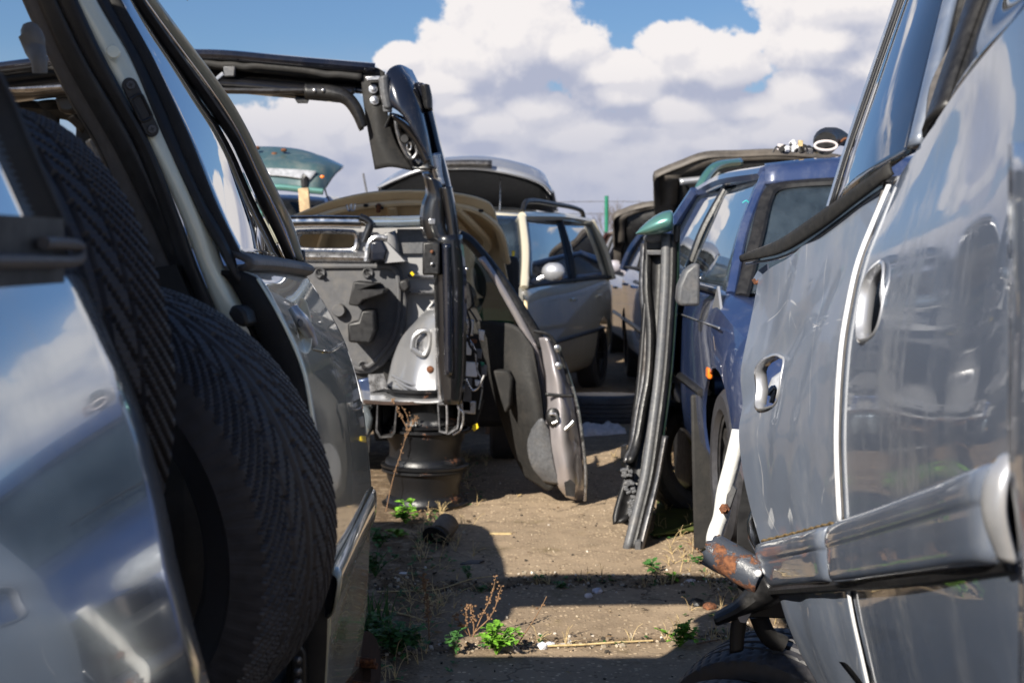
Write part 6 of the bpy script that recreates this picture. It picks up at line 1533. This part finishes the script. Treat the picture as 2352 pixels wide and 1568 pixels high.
# low creeping green and dry blades along the foot of the cars: one uncounted cover each
b = B(); random.seed(91); b2 = B()
for i in range(900):
    y = random.uniform(4.2, 8.8); x = random.choice((-.42 + abs(random.gauss(0, .10)), .78 + random.gauss(0, .14))) if random.random() < .8 else random.uniform(-.3, .8)
    if -.15 < x < .6:
        y = (joint1 if random.random() < .6 else joint2)(x) + random.gauss(0, .02)
        if random.random() < .55: continue
    c_ = V((x, y, gz(x, y)))
    if random.random() < .55:
        for k_ in range(random.randint(2, 5)):
            az = random.uniform(0, 6.283); leaf(b, c_ + V((0, 0, .006)), V((math.cos(az), math.sin(az), random.uniform(.1, .8))), V((random.uniform(-.3, .3), random.uniform(-.3, .3), 1)), random.uniform(.010, .028), random.uniform(.004, .010))
    else:
        for k_ in range(random.randint(1, 4)):
            ln = V((random.gauss(0, .03), random.gauss(0, .03), 0)); h_ = random.uniform(.01, .07)
            b2.tube([c_, c_ + ln * .5 + V((0, 0, h_ * .8)), c_ + ln + V((0, 0, h_))], [.0014, .0007], 4, 5)
o = b.ob('low_weeds', 'leafd', None, ang=80); o['kind'] = 'stuff'; o['label'] = 'low creeping weeds along the foot of the cars and in the joints'; o['category'] = 'ground cover'
o = b2.ob('dry_blades', 'straw', None, ang=80); o['kind'] = 'stuff'; o['label'] = 'dead grass blades along the foot of the cars and in the joints'; o['category'] = 'ground cover'
# leaf litter and crumbs lying on the soil: one uncounted scatter
b = B(); random.seed(77)
for i in range(1900):
    x = random.uniform(-.5, 1.2); y = random.uniform(4.1, 8.5)
    if random.random() > soilf(V((x, y, 0))) * .9 + .04: continue
    z = gz(x, y) + .003; a_ = random.uniform(0, 6.28); l_ = random.uniform(.006, .022); w_ = l_ * random.uniform(.2, .6)
    d_ = V((math.cos(a_), math.sin(a_), random.uniform(-.2, .5))).normalized(); e_ = V((-math.sin(a_), math.cos(a_), random.uniform(-.4, .4)))
    c_ = V((x, y, z + .003))
    q_ = [b.bm.verts.new(c_ + d_ * l_ * f + e_ * w_ * g_ + V((0, 0, h_))) for f, g_, h_ in ((-1, 0, 0), (0, -1, .002), (1, 0, .001), (0, 1, .003))]
    b.bm.faces.new(q_)
gl2, t, p = newmat('leaf_litter')
ge_ = t.nodes.new('ShaderNodeNewGeometry'); cr_ = t.nodes.new('ShaderNodeValToRGB')
for ps_, c_ in ((0, (.06, .04, .02)), (.4, (.20, .12, .05)), (.75, (.34, .24, .11)), (.93, (.45, .42, .38))):
    e_ = cr_.color_ramp.elements.new(ps_); e_.color = (*c_, 1)
cr_.color_ramp.interpolation = 'CONSTANT'
lk(t, ge_.outputs['Random Per Island'], cr_.inputs[0]); lk(t, cr_.outputs[0], p.inputs['Base Color']); p.inputs['Roughness'].default_value = .9
o = b.ob('leaf_litter', gl2, None, ang=80); o['kind'] = 'stuff'; o['label'] = 'dry leaf litter and crumbs along the weedy edges'; o['category'] = 'litter'
# grass tuft
random.seed(41); c_ = G(850, 1462); g_ = thing('grass_tuft', 'tuft of tall grass blades at the left car door', 'grass', tuple(c_)); b = B()
for i in range(46):
    p0 = c_ + V((random.gauss(0, .03), random.gauss(0, .03), 0)); h_ = random.uniform(.08, .19); ln = V((random.gauss(0, .03), random.gauss(0, .03), 0))
    b.band([p0 + V((-.0025, 0, 0)), p0 + ln * .4 + V((-.002, 0, h_ * .6)), p0 + ln + V((0, 0, h_))], [p0 + V((.0025, 0, 0)), p0 + ln * .4 + V((.002, 0, h_ * .6)), p0 + ln + V((.0004, 0, h_))], 6, None, 2)
b.ob('blades', 'leafd', g_)
def stalk(label, paths, seeds, mt='dry', seed=1):
    random.seed(seed)
    base = G(*paths[0][0])
    t_ = thing('dry_stalk', label, 'dry stalk', tuple(base), 'dry weed stalks')
    b = B(); sd_ = B(); Y0 = base.y
    for pth in paths:
        pts = [P(u, v, Y0) for u, v in pth]
        b.tube(pts, [.0026, .0012], 5, 14)
        for k_ in range(seeds):
            q = cr(pts, 40)[random.randint(14, 39)]
            sd_.ball(q + V((random.gauss(0, .006), random.gauss(0, .006), random.gauss(0, .004))), random.uniform(.003, .0055), 6)
    b.ob('stem', mt, t_)
    if seeds: sd_.ob('seed_heads', mt, t_)
    else: sd_.bm.free()
stalk('tall dry seed stalk rising before the rim stack', [[(885, 1180), (905, 1090), (930, 1010), (938, 960), (920, 930)], [(930, 1010), (950, 970), (958, 955)], [(936, 985), (918, 950), (902, 915)]], 42, seed=2)
stalk('upright brown dry stalk left of the bright weed', [[(986, 1480), (984, 1420), (978, 1360), (972, 1316)]], 80, seed=3)
stalk('branching dry stalk leaning right behind the bright weed', [[(1086, 1462), (1104, 1420), (1128, 1370), (1140, 1320)], [(1092, 1450), (1130, 1410), (1152, 1345)], [(1080, 1460), (1070, 1420), (1072, 1385)], [(1074, 1456), (1056, 1430), (1048, 1405)], [(1088, 1455), (1088, 1420), (1084, 1390)]], 26, seed=4)
stalk('thin bare twig leaning right of the bright weed', [[(1180, 1490), (1215, 1440), (1240, 1400), (1256, 1368)], [(1175, 1488), (1172, 1460), (1168, 1440)]], 3, seed=5)
stalk('short dry twig on the earth beside the rusty tube', [[(1640, 1300), (1610, 1270), (1582, 1248)]], 4, seed=6)
def straw(label, pts, r0=.003, mt='straw'):
    w_ = [G(u, v) for u, v in pts]
    for q in w_: q.z = gz(q.x, q.y) + r0 + .004
    b = B(); b.tube(w_, [r0, r0 * .7], 6, 24); o = b.ob('straw', mt, None); recentre(o, w_[0]); tag(o, label, 'straw')
straw('long pale straw lying on the sunny concrete between pebble and nettle', [(1258, 1488), (1330, 1485), (1420, 1480), (1500, 1476)], .004)
straw('curved dry stem lying across the shade from the left door', [(866, 1364), (940, 1360), (1010, 1348), (1080, 1338), (1130, 1332)], .003)
straw('dry stem lying in the shade behind the grass tuft', [(862, 1402), (900, 1408), (950, 1420), (985, 1432)], .003)
straw('thin dark stem on the concrete right of the nettle weed', [(1600, 1484), (1650, 1476), (1700, 1470)], .003, 'dry')
random.seed(44); c_ = G(1306, 1140); t_ = thing('dry_grass', 'tuft of dead orange grass at the foot of the mauve door', 'grass', tuple(c_)); b = B()
for i in range(16):
    b.tube([c_ + V((0, 0, .03)), c_ + V((random.gauss(0, .03), random.gauss(0, .02), .05)), c_ + V((random.gauss(0, .06), random.gauss(0, .03), .0))], .002, 4, 6)
b.ob('blades', 'straw', t_)
